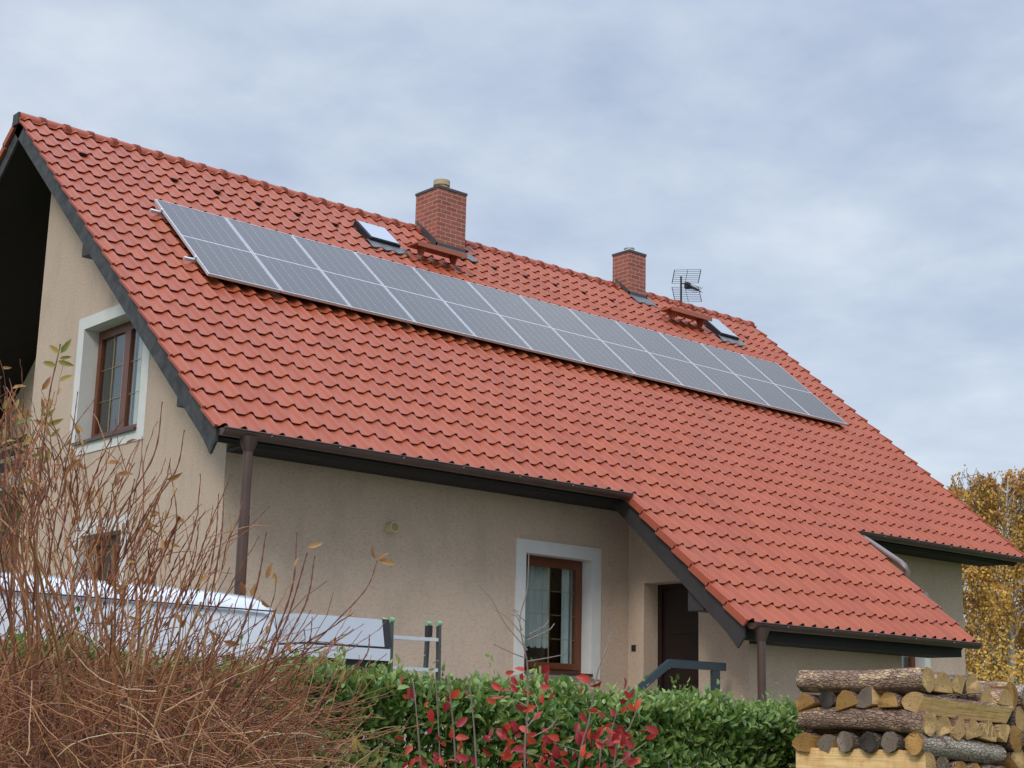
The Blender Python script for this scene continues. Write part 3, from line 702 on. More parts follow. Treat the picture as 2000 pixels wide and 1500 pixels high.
# ---------------------------------------------------------------- solar panels
pm = MB(); fr_ = .012; th = .035
def panel_meshes():
    a = MB()
    a.box((0, -PH/2, -th), (fr_, PH/2, 0)); a.box((PW-fr_, -PH/2, -th), (PW, PH/2, 0)); a.box((fr_, -PH/2, -th), (PW-fr_, -PH/2+fr_, 0)); a.box((fr_, PH/2-fr_, -th), (PW-fr_, PH/2, 0))
    g = MB(); g.box((fr_, -PH/2+fr_, -.012), (PW-fr_, PH/2-fr_, -.003))
    j = MB(); j.box((.42, PH*.25, -.03), (.62, PH*.25+.1, -.0125))
    return a, g, j
ordn = ["leftmost solar panel of the row, next to the bare left part of the roof", "second solar panel from the left end of the row", "third solar panel from the left end of the row",
        "fourth solar panel from the left, below the skylight by the taller chimney", "fifth solar panel from the left, below the taller brick chimney", "sixth solar panel from the left end of the row",
        "sixth solar panel from the right end of the row", "fifth solar panel from the right end of the row", "fourth solar panel from the right, below the TV aerial",
        "third solar panel from the right end of the row", "second solar panel from the right end of the row", "rightmost solar panel of the row, nearest the right roof edge"]
rot = Matrix((np.array([1.,0,0]), -D, NN)).transposed()     # object y points up the slope
proto = None
for i in range(12):
    loc = O + np.array([i*1.06, 0, 0]) + (PH/2)*D
    if proto is None:
        proto = bpy.data.objects.new("solar_panel", None); col.objects.link(proto)
        a, g, j = panel_meshes()
        kids = [("frame", a, M_alu), ("cell_glass", g, M_cell), ("junction_box", j, M_rubber)]
        for nm_, mb_, mt_ in kids:
            o = mb_.build(nm_, mt_); o.parent = proto
        P_ = proto
    else:
        P_ = proto.copy(); col.objects.link(P_)
        for ch in list(proto.children):
            c_ = ch.copy(); col.objects.link(c_); c_.parent = P_
    P_.matrix_world = Matrix.Translation(loc) @ rot.to_4x4()
    tag(P_, ordn[i], "solar panel", "solar panels in a row on the roof")
for s, lb in ((.30, "upper aluminium mounting rail sticking out left of the solar panels"), (1.60, "lower aluminium mounting rail sticking out left of the solar panels")):
    T_ = thing("mounting_rail", rp(-.12, s, .1), lb, "mounting rail", "rails under the solar panels")
    def rb(x0, x1, s0, s1, o0, o1):
        return MB().hexa([rp(x0, s0, o0), rp(x1, s0, o0), rp(x1, s1, o0), rp(x0, s1, o0), rp(x0, s0, o1), rp(x1, s0, o1), rp(x1, s1, o1), rp(x0, s1, o1)])
    rb(-.15, 12.78, s-.02, s+.02, .072, .113).build("rail", M_alu, T_)
    rb(-.022, -.002, s-.02, s+.02, .1135, .152).build("end_clamp", M_alu, T_)
    for x in np.arange(.3, 12.7, 1.25):
        rb(x, x+.03, s-.01, s+.10, -.02, .0715).build("roof_hook", M_alu, T_)

# ---------------------------------------------------------------- TV aerial
AX, AY = 20.85, 19.10
ant = thing("tv_aerial", (AX, AY, 9.45), "TV aerial with two grid reflectors on a mast at the ridge", "aerial")
MB().tube([(AX, AY, 9.25), (AX, AY, 10.06)], .019, 10).build("mast", M_steel_dk, ant)
bd = np.array([.656, -.755, 0.]); fd = np.array([.755, .656, 0.])*-1   # bars' direction; towards the viewer
fd = np.array([-.30, -.95, 0.]); fd /= np.linalg.norm(fd)
cA = np.array([AX+.06, AY-.05, 9.885])
def grid(zbot, ztop, lean0, lean1, n, name):
    m = MB(); w2 = .25
    for i in range(n):
        t = i/(n-1); z = zbot+(ztop-zbot)*t; sh = fd*(lean0+(lean1-lean0)*t)
        c_ = np.array([cA[0], cA[1], z]) + sh
        m.tube([c_-bd*w2, c_+bd*w2], .0042, 5)
    for sgn in (-1, 1, 0):
        p0 = np.array([cA[0], cA[1], zbot]) + fd*lean0 + bd*w2*sgn; p1 = np.array([cA[0], cA[1], ztop]) + fd*lean1 + bd*w2*sgn
        m.tube([p0, p1], .008 if sgn else .005, 6)
    return m.build(name, M_steel_dk, ant)
grid(9.93, 10.17, .0, .10, 8, "reflector"); grid(9.53, 9.85, .12, .0, 9, "reflector")
bm_ = MB(); tip = cA + fd*.38 + np.array([.10, 0, -.17])
bm_.tube([cA+np.array([-.06, .03, .03]), cA+fd*.1, tip], .011, 6)
for t in np.linspace(.25, 1, 7):
    c_ = cA*(1-t)+tip*t
    for sg in (-1, 1):
        bm_.tube([c_+np.array([0,0,.05*sg])-bd*.07, c_, c_+np.array([0,0,.05*sg])+bd*.07], .005, 5)
bm_.build("boom", M_rubber, ant)
MB().box(tuple(cA+np.array([-.05,-.10,-.07])), tuple(cA+np.array([.05,-.02,.04]))).build("dipole_box", M_rubber, ant)
# ---------------------------------------------------------------- foliage tools
def unit(a): return a/(np.linalg.norm(a, axis=-1, keepdims=True)+1e-9)
LEAF_T = np.array([(0,0,0),(.30,-.46,.13),(.30,.46,.10),(.34,0,.0),(.70,-.36,.04),(.70,.36,.0),(.70,0,-.10),(1,0,-.24)])
LEAF_F = np.array([(0,1,3),(0,3,2),(1,4,6),(1,6,3),(3,6,5),(3,5,2),(4,7,6),(6,7,5)])
def leaf_arrays(c, axis, nrm, ln, wd, tint, template=LEAF_T, faces=LEAF_F):
    """c: base points, axis: leaf direction, nrm: rough normal; all (n,3); returns verts, tris, tint"""
    axis = unit(axis); side = unit(np.cross(nrm, axis)); nn = np.cross(axis, side); n = len(c)
    ln = np.broadcast_to(ln, n); wd = np.broadcast_to(wd, n)
    V = (c[:,None,:] + axis[:,None,:]*(template[None,:,0]*ln[:,None])[...,None] + side[:,None,:]*(template[None,:,1]*wd[:,None])[...,None]
         + nn[:,None,:]*(template[None,:,2]*ln[:,None])[...,None])
    k = len(template); T = faces[None]+np.arange(n)[:,None,None]*k
    return V.reshape(-1,3), T.reshape(-1,3), np.repeat(np.broadcast_to(tint, n), k)
QUAD_T = np.array([(0,0,0),(.45,-.5,.05),(1,0,-.05),(.45,.5,.05)]); QUAD_F = np.array([(0,1,2),(0,2,3)])
def strands(P, r, tint, k=4):
    """P (n,m,3) polylines, r (n,m) radii -> tube arrays (quads)"""
    n, m, _ = P.shape; t = np.empty_like(P); t[:,1:-1] = P[:,2:]-P[:,:-2]; t[:,0] = P[:,1]-P[:,0]; t[:,-1] = P[:,-1]-P[:,-2]
    t = unit(t); ref = np.array([.37,.21,.90]); a = unit(np.cross(t, ref)); b_ = np.cross(t, a)
    q = np.arange(k)/k*2*math.pi
    V = P[:,:,None,:] + r[:,:,None,None]*(np.cos(q)[None,None,:,None]*a[:,:,None,:]+np.sin(q)[None,None,:,None]*b_[:,:,None,:])
    base = np.arange(n)[:,None,None]*m*k + np.arange(m-1)[None,:,None]*k; j = np.arange(k)[None,None,:]; j2 = (j+1) % k
    T = np.stack([base+j, base+j2, base+k+j2, base+k+j], -1).reshape(-1,4)
    tt = np.broadcast_to(np.asarray(tint).reshape(n,-1)[:, :, None], (n, m, k)) if np.ndim(tint) > 1 else np.repeat(np.asarray(tint), m*k)
    return V.reshape(-1,3), T, np.asarray(tt).reshape(-1)
def merge(parts):
    V = []; T = []; S = []; o = 0
    for v, t, s in parts: V.append(v); T.append(t+o); S.append(s); o += len(v)
    return np.concatenate(V), np.concatenate(T), np.concatenate(S)
def catmull(pts, m):
    pts = np.array(pts, float); n = len(pts); pp = np.vstack([2*pts[0]-pts[1], pts, 2*pts[-1]-pts[-2]]); out_ = []
    for u in np.linspace(0, n-1-1e-6, m):
        i = int(u); t = u-i; a, b_, c, d_ = pp[i:i+4]
        out_.append(.5*((2*b_)+(-a+c)*t+(2*a-5*b_+4*c-d_)*t*t+(-a+3*b_-3*c+d_)*t**3))
    return np.array(out_)

# ---------------------------------------------------------------- hedge
HX0, HX1, HY0, HY1, HZ1 = 2.2, 8.15, 5.62, 6.5, 1.845
hg = np.random.default_rng(11)
hedge = thing("hedge", ((HX0+HX1)/2, 6.05, GZ), "clipped evergreen hedge with small glossy leaves in front of the house", "hedge")
n = 46000
u = hg.random(n); face = hg.random(n)
cx_ = HX0+(HX1-HX0)*hg.random(n)
dep = np.abs(hg.normal(0, .09, n))
front = face < .62; topm = ~front
bumpz = .035*np.sin(cx_*5.1)+.028*np.sin(cx_*11.7+1)+.02*np.sin(cx_*23+2)
bumpy = .05*np.sin(cx_*4.3+2)
cz_ = np.where(front, GZ+.25+(HZ1-GZ-.25)*hg.random(n)**.75, HZ1-dep+np.maximum(hg.normal(0, .022, n), -.02)+bumpz*.8)
zr = np.clip((cz_-(HZ1-.12))/.12, 0, 1)
hzx = lambda x: 1+(-.055-.024*(x-3.9))/(HZ1-GZ)          # the cut dips towards the right
cz_ = GZ+(cz_-GZ)*hzx(cx_)
cy_ = np.where(front, HY0+dep*1.3+bumpy+.05*np.sin(cz_*9+cx_*3)+.10*zr**2, HY0+.02+(HY1-HY0)*hg.random(n))
c = np.stack([cx_, cy_, cz_], -1)
outw = np.where(front[:,None], np.array([[0,-1.,.25]]), np.array([[0,-.15,1.]]))
axis = unit(outw*.45+hg.normal(0, .55, (n,3))+np.array([0,0,.45])); nrm = unit(outw*.6+hg.normal(0, .6, (n,3))+np.array([0,0,.5]))
ln = hg.uniform(.034, .066, n)
tint = np.clip(hg.normal(.38, .25, n)+.25*hg.random(n)*(zr>.5), 0, 1)  # top leaves tinted lighter: highlights from above put into the leaf colour
# leafy shoots standing above the cut
m_ = 520; sx = HX0+(HX1-HX0)*hg.random(m_); sy = HY0+.05+.55*hg.random(m_); hh = hg.gamma(2.0, .026, m_)
for j in range(7):
    t = j/6; q = np.stack([sx+.01*hg.normal(size=m_), sy+.01*hg.normal(size=m_), GZ+(HZ1-.02-GZ)*hzx(sx)+.03*np.sin(sx*5.1)+hh*t], -1)
    c = np.vstack([c, q]); a = unit(hg.normal(0, .6, (m_,3))+np.array([0,0,.75])); axis = np.vstack([axis, a]); nrm = np.vstack([nrm, unit(hg.normal(0,1,(m_,3)))])
    ln = np.concatenate([ln, hg.uniform(.022, .044, m_)]); tint = np.concatenate([tint, np.clip(hg.normal(.6, .25, m_), 0, 1)])
V, T, S = leaf_arrays(c, axis, nrm, ln, ln*.52, tint)
raw_mesh("foliage", V, T, M_hedge, hedge, S)
ns = 420; b0 = np.stack([HX0+.1+(HX1-HX0-.2)*hg.random(ns), HY0+.25+.35*hg.random(ns), np.full(ns, GZ-.05)], -1)
tp = b0+np.stack([hg.normal(0,.16,ns), hg.normal(0,.16,ns), (HZ1-GZ)*.80*np.ones(ns)], -1)
tt = np.linspace(0,1,6)[None,:,None]; P = b0[:,None]*(1-tt)+tp[:,None]*tt+hg.normal(0,.02,(ns,6,3))
V, T, S = strands(P, np.broadcast_to(np.linspace(.008,.003,6), (ns,6)), np.zeros(ns)); raw_mesh("stems", V, T, M_hedgewood, hedge)

# ---------------------------------------------------------------- shrub of bare twigs (left foreground)
fg = np.random.default_rng(21)
FD = 4.2
PXM = FD/F                                         # metres per photo pixel at that depth
shrub = thing("bare_shrub", (*at(200, 1500, FD)[:2], float(ground_z(*at(200,1500,FD)[:2]))), "leggy shrub of bare reddish brown twigs in front of the white van", "shrub")
def sil(px): return np.interp(px, [-200,0,60,130,200,300,400,500,600,660,700], [790,830,860,900,960,1040,1120,1205,1310,1410,1500])
tw = []
def img_twigs(px, py, ang, lenpx, curve, dspread, r0, r1, tint, m, node=0.0, dcen=FD):
    n = len(px); dep = dcen + fg.normal(0, dspread, n)
    base = np.stack([at(a, b_, d_) for a, b_, d_ in zip(px, py, dep)])
    s = np.linspace(0, 1, m)[None,:]
    th = ang[:,None]+curve[:,None]*(s-.0); dl = (lenpx*dep/F)[:,None]/(m-1)
    dd = np.clip(fg.normal(0, .35, n), -.8, .8)[:,None]
    st = RT[None,None,:]*(np.cos(th)*dl)[...,None] + UP[None,None,:]*(np.sin(th)*dl)[...,None] + fw[None,None,:]*(dd*dl)[...,None]
    st = st + fg.normal(0, .10, st.shape)*dl[...,None]
    P = base[:,None]+np.concatenate([np.zeros((n,1,3)), np.cumsum(st[:,1:], 1)], 1)
    r = (r0+(r1-r0)*s)*fg.uniform(.8, 1.25, n)[:,None]
    if node: r = r*(1+node*((np.arange(m)[None,:]+fg.integers(0,3,n)[:,None]) % 3 == 0))
    tw.append(strands(P, r, tint)); return P
# upright reddish shoots fanning out of the mass
n = 300
px = -160+760*fg.random(n)**1.45; py = sil(px)+fg.uniform(30, 330, n)
fan = np.arctan2(1750-py, px-10); ang = fan+fg.normal(0, .20, n)
P1 = img_twigs(px, py, ang, fg.uniform(90, 230, n), fg.normal(.22, .32, n), .33, .0017, .0009, np.clip(fg.normal(.28, .16, n), 0, 1), 19, .6)
# side shoots off those
k_ = fg.integers(0, n, 330); j_ = fg.integers(2, 13, 330); b_ = P1[k_, j_]
rel = b_-CAM; dz = rel@fw; bpx = 1000+F*(rel@RT)/dz; bpq = 750-F*(rel@UP)/dz
def twigs_from(base, ang, ln, curve, r0, r1, tint, m, node=0):
    n = len(base); s = np.linspace(0,1,m)[None,:]; th = ang[:,None]+curve[:,None]*s; dl = ln[:,None]/(m-1); dd = np.clip(fg.normal(0,.4,n),-.9,.9)[:,None]
    st = RT*(np.cos(th)*dl)[...,None]+UP*(np.sin(th)*dl)[...,None]+fw*(dd*dl)[...,None]; st = st+fg.normal(0,.08,st.shape)*dl[...,None]
    P = base[:,None]+np.concatenate([np.zeros((n,1,3)), np.cumsum(st[:,1:],1)],1); r = (r0+(r1-r0)*s)*fg.uniform(.8,1.2,n)[:,None]
    if node: r = r*(1+node*((np.arange(m)[None,:]+fg.integers(0,3,n)[:,None]) % 3 == 0))
    tw.append(strands(P, r, tint)); return P
P2 = twigs_from(b_, np.arctan2(1750-bpq, bpx-10)+fg.choice([-1,1],330)*fg.uniform(.15,.7,330), fg.uniform(.05,.18,330), fg.normal(0,.4,330), .0014, .0008, np.clip(fg.normal(.3,.18,330),0,1), 13, .6)
# tangle of pale and brown arching twigs lower down
n = 2100
px = fg.uniform(-200, 640, n); py = np.maximum(sil(px)+fg.uniform(170, 420, n), fg.uniform(1300, 1660, n)); 
keep = px < np.interp(py, [1100,1300,1400,1500,1640], [400,520,570,610,620]); px, py = px[keep], py[keep]; n = len(px)
img_twigs(px, py, fg.normal(.3, .9, n)+np.where(fg.random(n)<.25, math.pi, 0), fg.uniform(80, 300, n), fg.normal(-.3, .8, n), .40, .0016, .0009, np.clip(fg.normal(.40, .27, n), 0, 1), 13, .15)
n = 900; px = fg.uniform(-150, 560, n); py = fg.uniform(1300, 1560, n)
img_twigs(px, py, fg.normal(.1, .5, n), fg.uniform(60, 200, n), fg.normal(0, .6, n), .30, .0013, .0008, np.clip(fg.normal(.28, .2, n), 0, 1), 9, .1, FD+.25)
# fine reddish brush at the far left
n = 260; px = fg.uniform(-80, 240, n); py = sil(px)+fg.uniform(60, 380, n)
img_twigs(px, py, np.arctan2(1900-py, px-90)+fg.normal(0,.28,n), fg.uniform(60,170,n), fg.normal(.1,.4,n), .4, .0014, .0008, np.clip(fg.normal(.36,.2,n),0,1), 10, .5)
# canes from the ground
n = 90; gx, gy = at(210,1500,FD)[:2]; gb = np.stack([gx+fg.normal(0,.16,n), gy+fg.normal(0,.16,n), np.full(n, 0.0)], -1); gb[:,2] = ground_z(gb[:,0], gb[:,1])-.03
ex = fg.uniform(-150, 600, n); ey = np.maximum(sil(ex)+fg.uniform(60, 260, n), 1050)
et = np.stack([at(a, b__, FD+fg.normal(0,.35)) for a, b__ in zip(ex, ey)])
mid_p = gb*.45+et*.55; mid_p[:,2] = np.maximum(mid_p[:,2], gb[:,2]*.3+et[:,2]*.7); mid_p[:,:2] = gb[:,:2]*.6+et[:,:2]*.4
s = np.linspace(0,1,14)[None,:,None]; P = gb[:,None]*(1-s)**2+2*mid_p[:,None]*s*(1-s)+et[:,None]*s*s
tw.append(strands(P, np.broadcast_to(np.linspace(.006,.0026,14), (n,14)), np.clip(fg.normal(.6,.2,n),0,1)))
# single shoots that stand clear of the mass, as in the photo
special = [[(60,1290),(75,1000),(92,800),(118,672)], [(90,1150),(110,1000),(140,850),(152,765)], [(185,1130),(230,1010),(300,890),(317,785)], [(240,1090),(300,985),(345,915),(360,840)],
           [(330,1100),(345,1010),(331,905)], [(350,1010),(300,1130),(230,1290)], [(560,1310),(655,1215),(715,1150),(737,1095)], 
           [(670,1330),(715,1280),(722,1240)], [(540,1330),(600,1260),(610,1205)], [(395,1190),(420,1060),(427,965)], [(410,1180),(432,1050),(437,965)], [(450,1290),(500,1150),(520,1040)],
           [(520,1290),(570,1150),(580,1040)], [(500,1330),(560,1210),(600,1080)], [(560,1250),(600,1170),(615,1085)], [(280,1180),(250,1020),(263,935)], [(110,1080),(140,960),(160,880)], [(20,1200),(30,950),(55,800)], [(0,1100),(10,900),(15,760)]]
SPP = []
for q in special:
    d0 = FD+float(fg.normal(0,.2)); P = catmull([at(a, b__, d0+.04*i) for i, (a, b__) in enumerate(q)], 25)[None]
    r = np.linspace(.0026,.0014,25)[None]*(1+.6*(np.arange(25) % 3 == 0)); tw.append(strands(P, r, np.array([.12]))); SPP.append(P[0])
V, T, S = merge(tw); raw_mesh("twigs", V, T, M_twig, shrub, S)
# withered leaves
lc = []; la = []; lt = []; ll = []
def leaf_on(p, ang, ln, tn):
    lc.append(p); la.append(RT*math.cos(ang)+UP*math.sin(ang)+fw*float(fg.normal(0,.3))); ll.append(ln); lt.append(tn)
tips = np.concatenate([P1[:,9:], ]).reshape(-1,3)
rel = tips-CAM; tpx = 1000+F*(rel@RT)/(rel@fw); 
wgt = np.exp(-np.clip(tpx,0,900)/260.); wgt /= wgt.sum()
for i in fg.choice(len(tips), 300, p=wgt): leaf_on(tips[i], float(fg.uniform(-2.2,2.2)), float(fg.uniform(.022,.05)), float(fg.random()))
for pxy, an in [((735,1092),1.9),((737,1092),.6),((738,1094),-.2),((545,1140),2.2),((575,1110),1.3),((600,1070),.3),((520,1130),1.2),((560,1250),-1.2),((660,1330),1.0),((510,1170),-.9),((210,905),.1),((225,930),.2),((120,985),-.6),((245,870),.7),((470,1135),-1.3),((490,1165),1.1),((8,930),-1.2),((15,960),-1.0)]:
    leaf_on(at(*pxy, FD), an, float(fg.uniform(.035,.055)), .7*float(fg.random()))
lc = np.array(lc); la = np.array(la); ll = np.array(ll)
V, T, S = leaf_arrays(lc, la, unit(-fw+fg.normal(0,.6,(len(lc),3))), ll, ll*.34, np.array(lt))
raw_mesh("withered_leaves", V, T, M_tan, shrub, S)
lc2 = []; la2 = []
for pxy, an in [((118,690),.9),((118,690),2.6),((116,700),.15),((112,715),2.9),((112,705),-.3),((115,745),.5),((93,815),.8),((93,815),2.3),((90,830),.3),((95,800),1.4),((28,800),1.2),((30,830),.4),((10,860),1.7),((45,870),.8),((60,890),.2),((5,800),1.1),((20,910),2.0),((300,1345),-.6),((88,905),1.2),((470,1490),.3),((1,870),.5),((50,830),2.2),((740,1485),1.9),((725,1480),.9),((715,1470),2.2),((690,1470),1.5),((700,1490),.6)]:
    lc2.append(at(*pxy, FD-.05)); la2.append(RT*math.cos(an)+UP*math.sin(an)+fw*float(fg.normal(0,.2)))
ll2 = fg.uniform(.03,.05,len(lc2))
V, T, S = leaf_arrays(np.array(lc2), np.array(la2), unit(-fw+fg.normal(0,.5,(len(lc2),3))), ll2, ll2*.36, fg.random(len(lc2))); raw_mesh("olive_leaves", V, T, M_olive, shrub, S)

# ---------------------------------------------------------------- red-leaved shrub
ag = np.random.default_rng(31)
AD = 4.9
red = thing("red_leaved_shrub", (*at(1040,1500,AD)[:2], float(ground_z(*at(1040,1500,AD)[:2]))), "thin shrub with bright red autumn leaves in front of the green hedge", "shrub")
canes = [[(1040,1900),(1025,1500),(1030,1400),(1030,1300),(1015,1215),(1030,1150),(1033,1078)], [(1030,1270),(985,1215),(960,1170),(935,1142)], [(1025,1245),(990,1205),(968,1192)], [(1027,1285),(1000,1275),(964,1258)],
         [(1030,1250),(1070,1232),(1083,1218)], [(1032,1240),(1060,1225),(1072,1212)], [(1030,1292),(1070,1285),(1105,1278)], [(1020,1230),(1010,1205),(1000,1200)], [(1025,1212),(1000,1190),(1012,1195)],
         [(1090,1900),(1130,1500),(1150,1410),(1168,1310),(1185,1265),(1196,1228)], [(850,1900),(822,1500),(806,1330),(797,1370)], [(900,1900),(890,1500),(875,1330),(868,1360)], [(940,1900),(930,1495),(915,1330),(902,1350)],
         [(860,1495),(850,1330),(835,1370)], [(1160,1900),(1170,1500),(1190,1440),(1205,1390)], [(1190,1900),(1200,1490),(1230,1420),(1255,1360)], [(1040,1440),(1075,1420),(1090,1400)], [(1030,1380),(1000,1365),(955,1358)],
         [(1025,1470),(1060,1480),(1110,1500)], [(1140,1470),(1110,1460),(1080,1450)], [(1200,1500),(1235,1470),(1262,1450)], [(1030,1420),(1050,1390),(1045,1370)]]
st_ = []
for q in canes:
    P = catmull([at(a, b__, AD+.03*i) for i, (a, b__) in enumerate(q)], 22)[None]
    if q[0][1] > 1800: P[0,0,2] = ground_z(P[0,0,0], P[0,0,1])-.03
    st_.append(strands(P, np.linspace(.0040 if q[0][1] > 1800 else .0022, .0013, 22)[None]*(1+.25*(np.arange(22) % 4 == 0)), np.zeros(1), 5))
V, T, S = merge(st_); raw_mesh("stems", V, T, M_cane, red)
pos = [(575,245),(625,330),(720,400),(780,340),(870,325),(840,390),(770,490),(735,530),(930,490),(850,330),(780,585),(870,550),(920,630),(605,330),(560,580),(600,650),(670,700),(640,740),(820,640),(780,700),(840,740),(950,330),(1125,270),(1235,190),(1300,160),(1440,165),(1240,245),(1305,220),(1425,240),(1430,270),(1190,310),(1235,290),(1315,320),(1100,370),(1165,360),(1280,410),(1340,400),(1400,355),(1380,450),(1200,500),(1260,520),(1300,530),(1210,600),(1280,580),(1230,690),(1300,690),(1180,690),(1350,550),(1430,530),(1470,330),(1440,640),(1400,700),(1340,740),(1650,235),(1640,305),(1750,270),(1720,420),(1670,470),(1610,540),(1690,550),(1780,460),(1830,440),(1800,510),(1640,600),(1560,610),(1760,640),(1540,690),(1600,700),(1690,690),(1740,720),(1900,280),(1950,330),(1920,370),(1900,440),(1950,400),(1890,520),(1980,390),(1880,600),(1960,740),(1850,680),(1920,330),(1300,750),(1250,740),(1480,740)]
pos = [(600+a*.325, 1250+b__*.325) for a, b__ in pos]
ext = [(1030+ag.normal(0,62), 1425+abs(ag.normal(0,65))) for _ in range(42)]+[(1190+ag.normal(0,48), 1420+abs(ag.normal(0,60))) for _ in range(42)]+[(860+ag.normal(0,45), 1480+abs(ag.normal(0,40))) for _ in range(26)]
def redleaves(name, P_, m_, lo, hi):
    k = len(P_); c = np.array([at(a+ag.normal(0,3), b__+ag.normal(0,3), AD+ag.normal(.06,.09)) for a, b__ in P_]); an = ag.uniform(-2.6, 3.6, k)
    ax_ = RT*np.cos(an)[:,None]+UP*np.sin(an)[:,None]+fw*ag.normal(0,.35,k)[:,None]; ln = ag.uniform(lo, hi, k); c = c-unit(ax_)*ln[:,None]*.5
    V, T, S = leaf_arrays(c, ax_, unit(-fw+ag.normal(0,.65,(k,3))), ln, ln*.56, ag.random(k)); raw_mesh(name, V, T, m_, red, S)
allp = pos+ext; isc = ag.random(len(allp)) < .42
redleaves("red_leaves", [p for p, q in zip(allp, isc) if not q], M_red, .030, .053); redleaves("crimson_leaves", [p for p, q in zip(allp, isc) if q], M_crimson, .030, .052)

# ---------------------------------------------------------------- birches behind the house, on the right
def birch(base, height, spread, seed, label, dens, drymix, limbs=26):
    g = np.random.default_rng(seed); t_ = thing("birch_tree", base, label, "tree", "autumn birches behind the house")
    base = np.array(base); lean = np.array([g.normal(0,.02), g.normal(0,.02), 1.])
    tr = catmull([base+lean*height*q+np.array([g.normal(0,.08), g.normal(0,.08), 0])*q for q in (-.01,.25,.5,.75,.94)], 16)
    parts = [strands(tr[None], np.linspace(.13,.02,16)[None]*height/8, np.zeros(1), 8)]
    L_ = []
    for i in range(limbs):
        q = .18+.78*(i/limbs)**.9; p0 = tr[min(15, int(q*16))]; a = i*2.4+g.normal(0,.4); ln = spread*(1.15-.75*q)*g.uniform(.75,1.2)
        dr_ = np.array([math.cos(a), math.sin(a), 0]); p1 = p0+dr_*ln*.5+np.array([0,0,ln*.42]); p2 = p0+dr_*ln+np.array([0,0,ln*.36])
        P = catmull([p0, p1, p2], 12); parts.append(strands(P[None], np.linspace(.035,.009,12)[None], np.zeros(1), 5)); L_.append(P)
    V, T, S = merge(parts); raw_mesh("trunk", V, T, M_birchbark, t_)
    # hanging strands
    S_ = []
    for P in L_:
        for _ in range(int(dens)):
            p = P[g.integers(4, 12)]+g.normal(0,.10,3); ln = g.uniform(.5, 2.3)*height/9; dr_ = np.array([g.normal(0,.45), g.normal(0,.45), 0])
            s = np.linspace(0,1,9)[:,None]; S_.append(p+dr_*s*.75*np.sqrt(s+.05)+np.array([0,0,1.])*(.25*ln*s-1.25*ln*s**1.6)+g.normal(0,.015,(9,3)))
    S_ = np.array(S_); S_[:,:,2] = np.maximum(S_[:,:,2], GZ+.25)
    V, T, S = strands(S_, np.broadcast_to(np.linspace(.009,.004,9), S_.shape[:2]), np.zeros(len(S_)), 3); raw_mesh("branches", V, T, M_cane_dk, t_)
    m = 36; k = len(S_); u = g.random((k, m))*8; i0 = np.minimum(u.astype(int), 7); f = (u-i0)[...,None]
    idx = np.arange(k)[:,None]; c = (S_[idx,i0]*(1-f)+S_[idx,i0+1]*f).reshape(-1,3)+g.normal(0,.07,(k*m,3))
    cl = np.sin(c[:,0]*2.1+seed)*np.sin(c[:,1]*1.9)*np.sin(c[:,2]*2.3+1)
    keep = g.random(len(c)) < np.clip(.78+1.1*cl-.5*np.clip((c[:,2]-base[2]-height*.80)/(height*.2),0,1), .06, 1); c = c[keep]; cl = cl[keep]; n = len(c)
    ax_ = unit(g.normal(0,.6,(n,3))+np.array([0,0,-.7])); nr = unit(g.normal(0,1,(n,3))); ln = g.uniform(.07,.13,n)
    dry = (g.random(n) < drymix) | (c[:,2] > base[2]+height*.90); 
    for nm_, mk, mm in (("leaves", ~dry, M_birchleaf), ("dry_leaves", dry, M_birchdry)):
        V, T, S = leaf_arrays(c[mk], ax_[mk], nr[mk], ln[mk], ln[mk]*.75, np.clip(.5+.45*cl[mk]+g.normal(0,.25,mk.sum()),0,1), QUAD_T, QUAD_F); raw_mesh(nm_, V, T, mm, t_, S)
    return t_
M_cane_dk = noisy("birch_twig", (.10,.065,.05), (.07,.045,.035), 6, .9, 0)
def base_at(px, dep):
    p = at(px, 1300, dep); return (float(p[0]), float(p[1]), GZ)
birch(base_at(1972, 46), 9.2, 3.2, 5, "tall golden weeping birch at the right edge, behind the house", 44, .22, 30)
birch(base_at(1885, 52), 9.6, 2.8, 6, "thin birch with sparse brown hanging twigs, left of the tall golden one", 30, .55, 26)
birch(base_at(2080, 50), 9.0, 3.2, 8, "golden birch standing right of the tall weeping one", 34, .3, 26)
def bush(px, dep, w_, h_, seed, label, m_, k=5200):
    g = np.random.default_rng(seed); b0 = np.array(base_at(px, dep)); t_ = thing("bush", b0, label, "bush", "bushes under the birches")
    q = unit(g.normal(size=(k,3)))*(g.random(k)**.33)[:,None]; q[:,2] = np.abs(q[:,2])
    rr = 1+.22*np.sin(q[:,0]*7+seed)*np.sin(q[:,1]*6+1)+.15*np.sin(q[:,2]*9)
    c = b0+q*np.array([w_, w_, h_])*rr[:,None]; ax_ = unit(g.normal(size=(k,3))+np.array([0,0,.3])); ln = g.uniform(.08,.15,k)
    V, T, S = leaf_arrays(c, ax_, unit(g.normal(size=(k,3))), ln, ln*.6, np.clip(g.normal(.45,.3,k),0,1), QUAD_T, QUAD_F); raw_mesh("foliage", V, T, m_, t_, S)
    ns = 26; tp = b0+unit(g.normal(size=(ns,3)))*np.array([w_*.7, w_*.7, h_*.8]); tp[:,2] = np.maximum(tp[:,2], b0[2]+h_*.3); s = np.linspace(0,1,5)[None,:,None]
    P = np.broadcast_to(b0, (ns,1,3))*(1-s)+tp[:,None]*s; V, T, S = strands(P, np.broadcast_to(np.linspace(.03,.008,5), (ns,5)), np.zeros(ns)); raw_mesh("stems", V, T, M_hedgewood, t_)
bush(1905, 40, 1.5, 2.0, 41, "low green bush beside the house's far corner", M_greenleaf)
bush(1990, 41, 1.9, 3.0, 42, "golden brown bush at the foot of the tall birch", M_birchleaf, 7000)
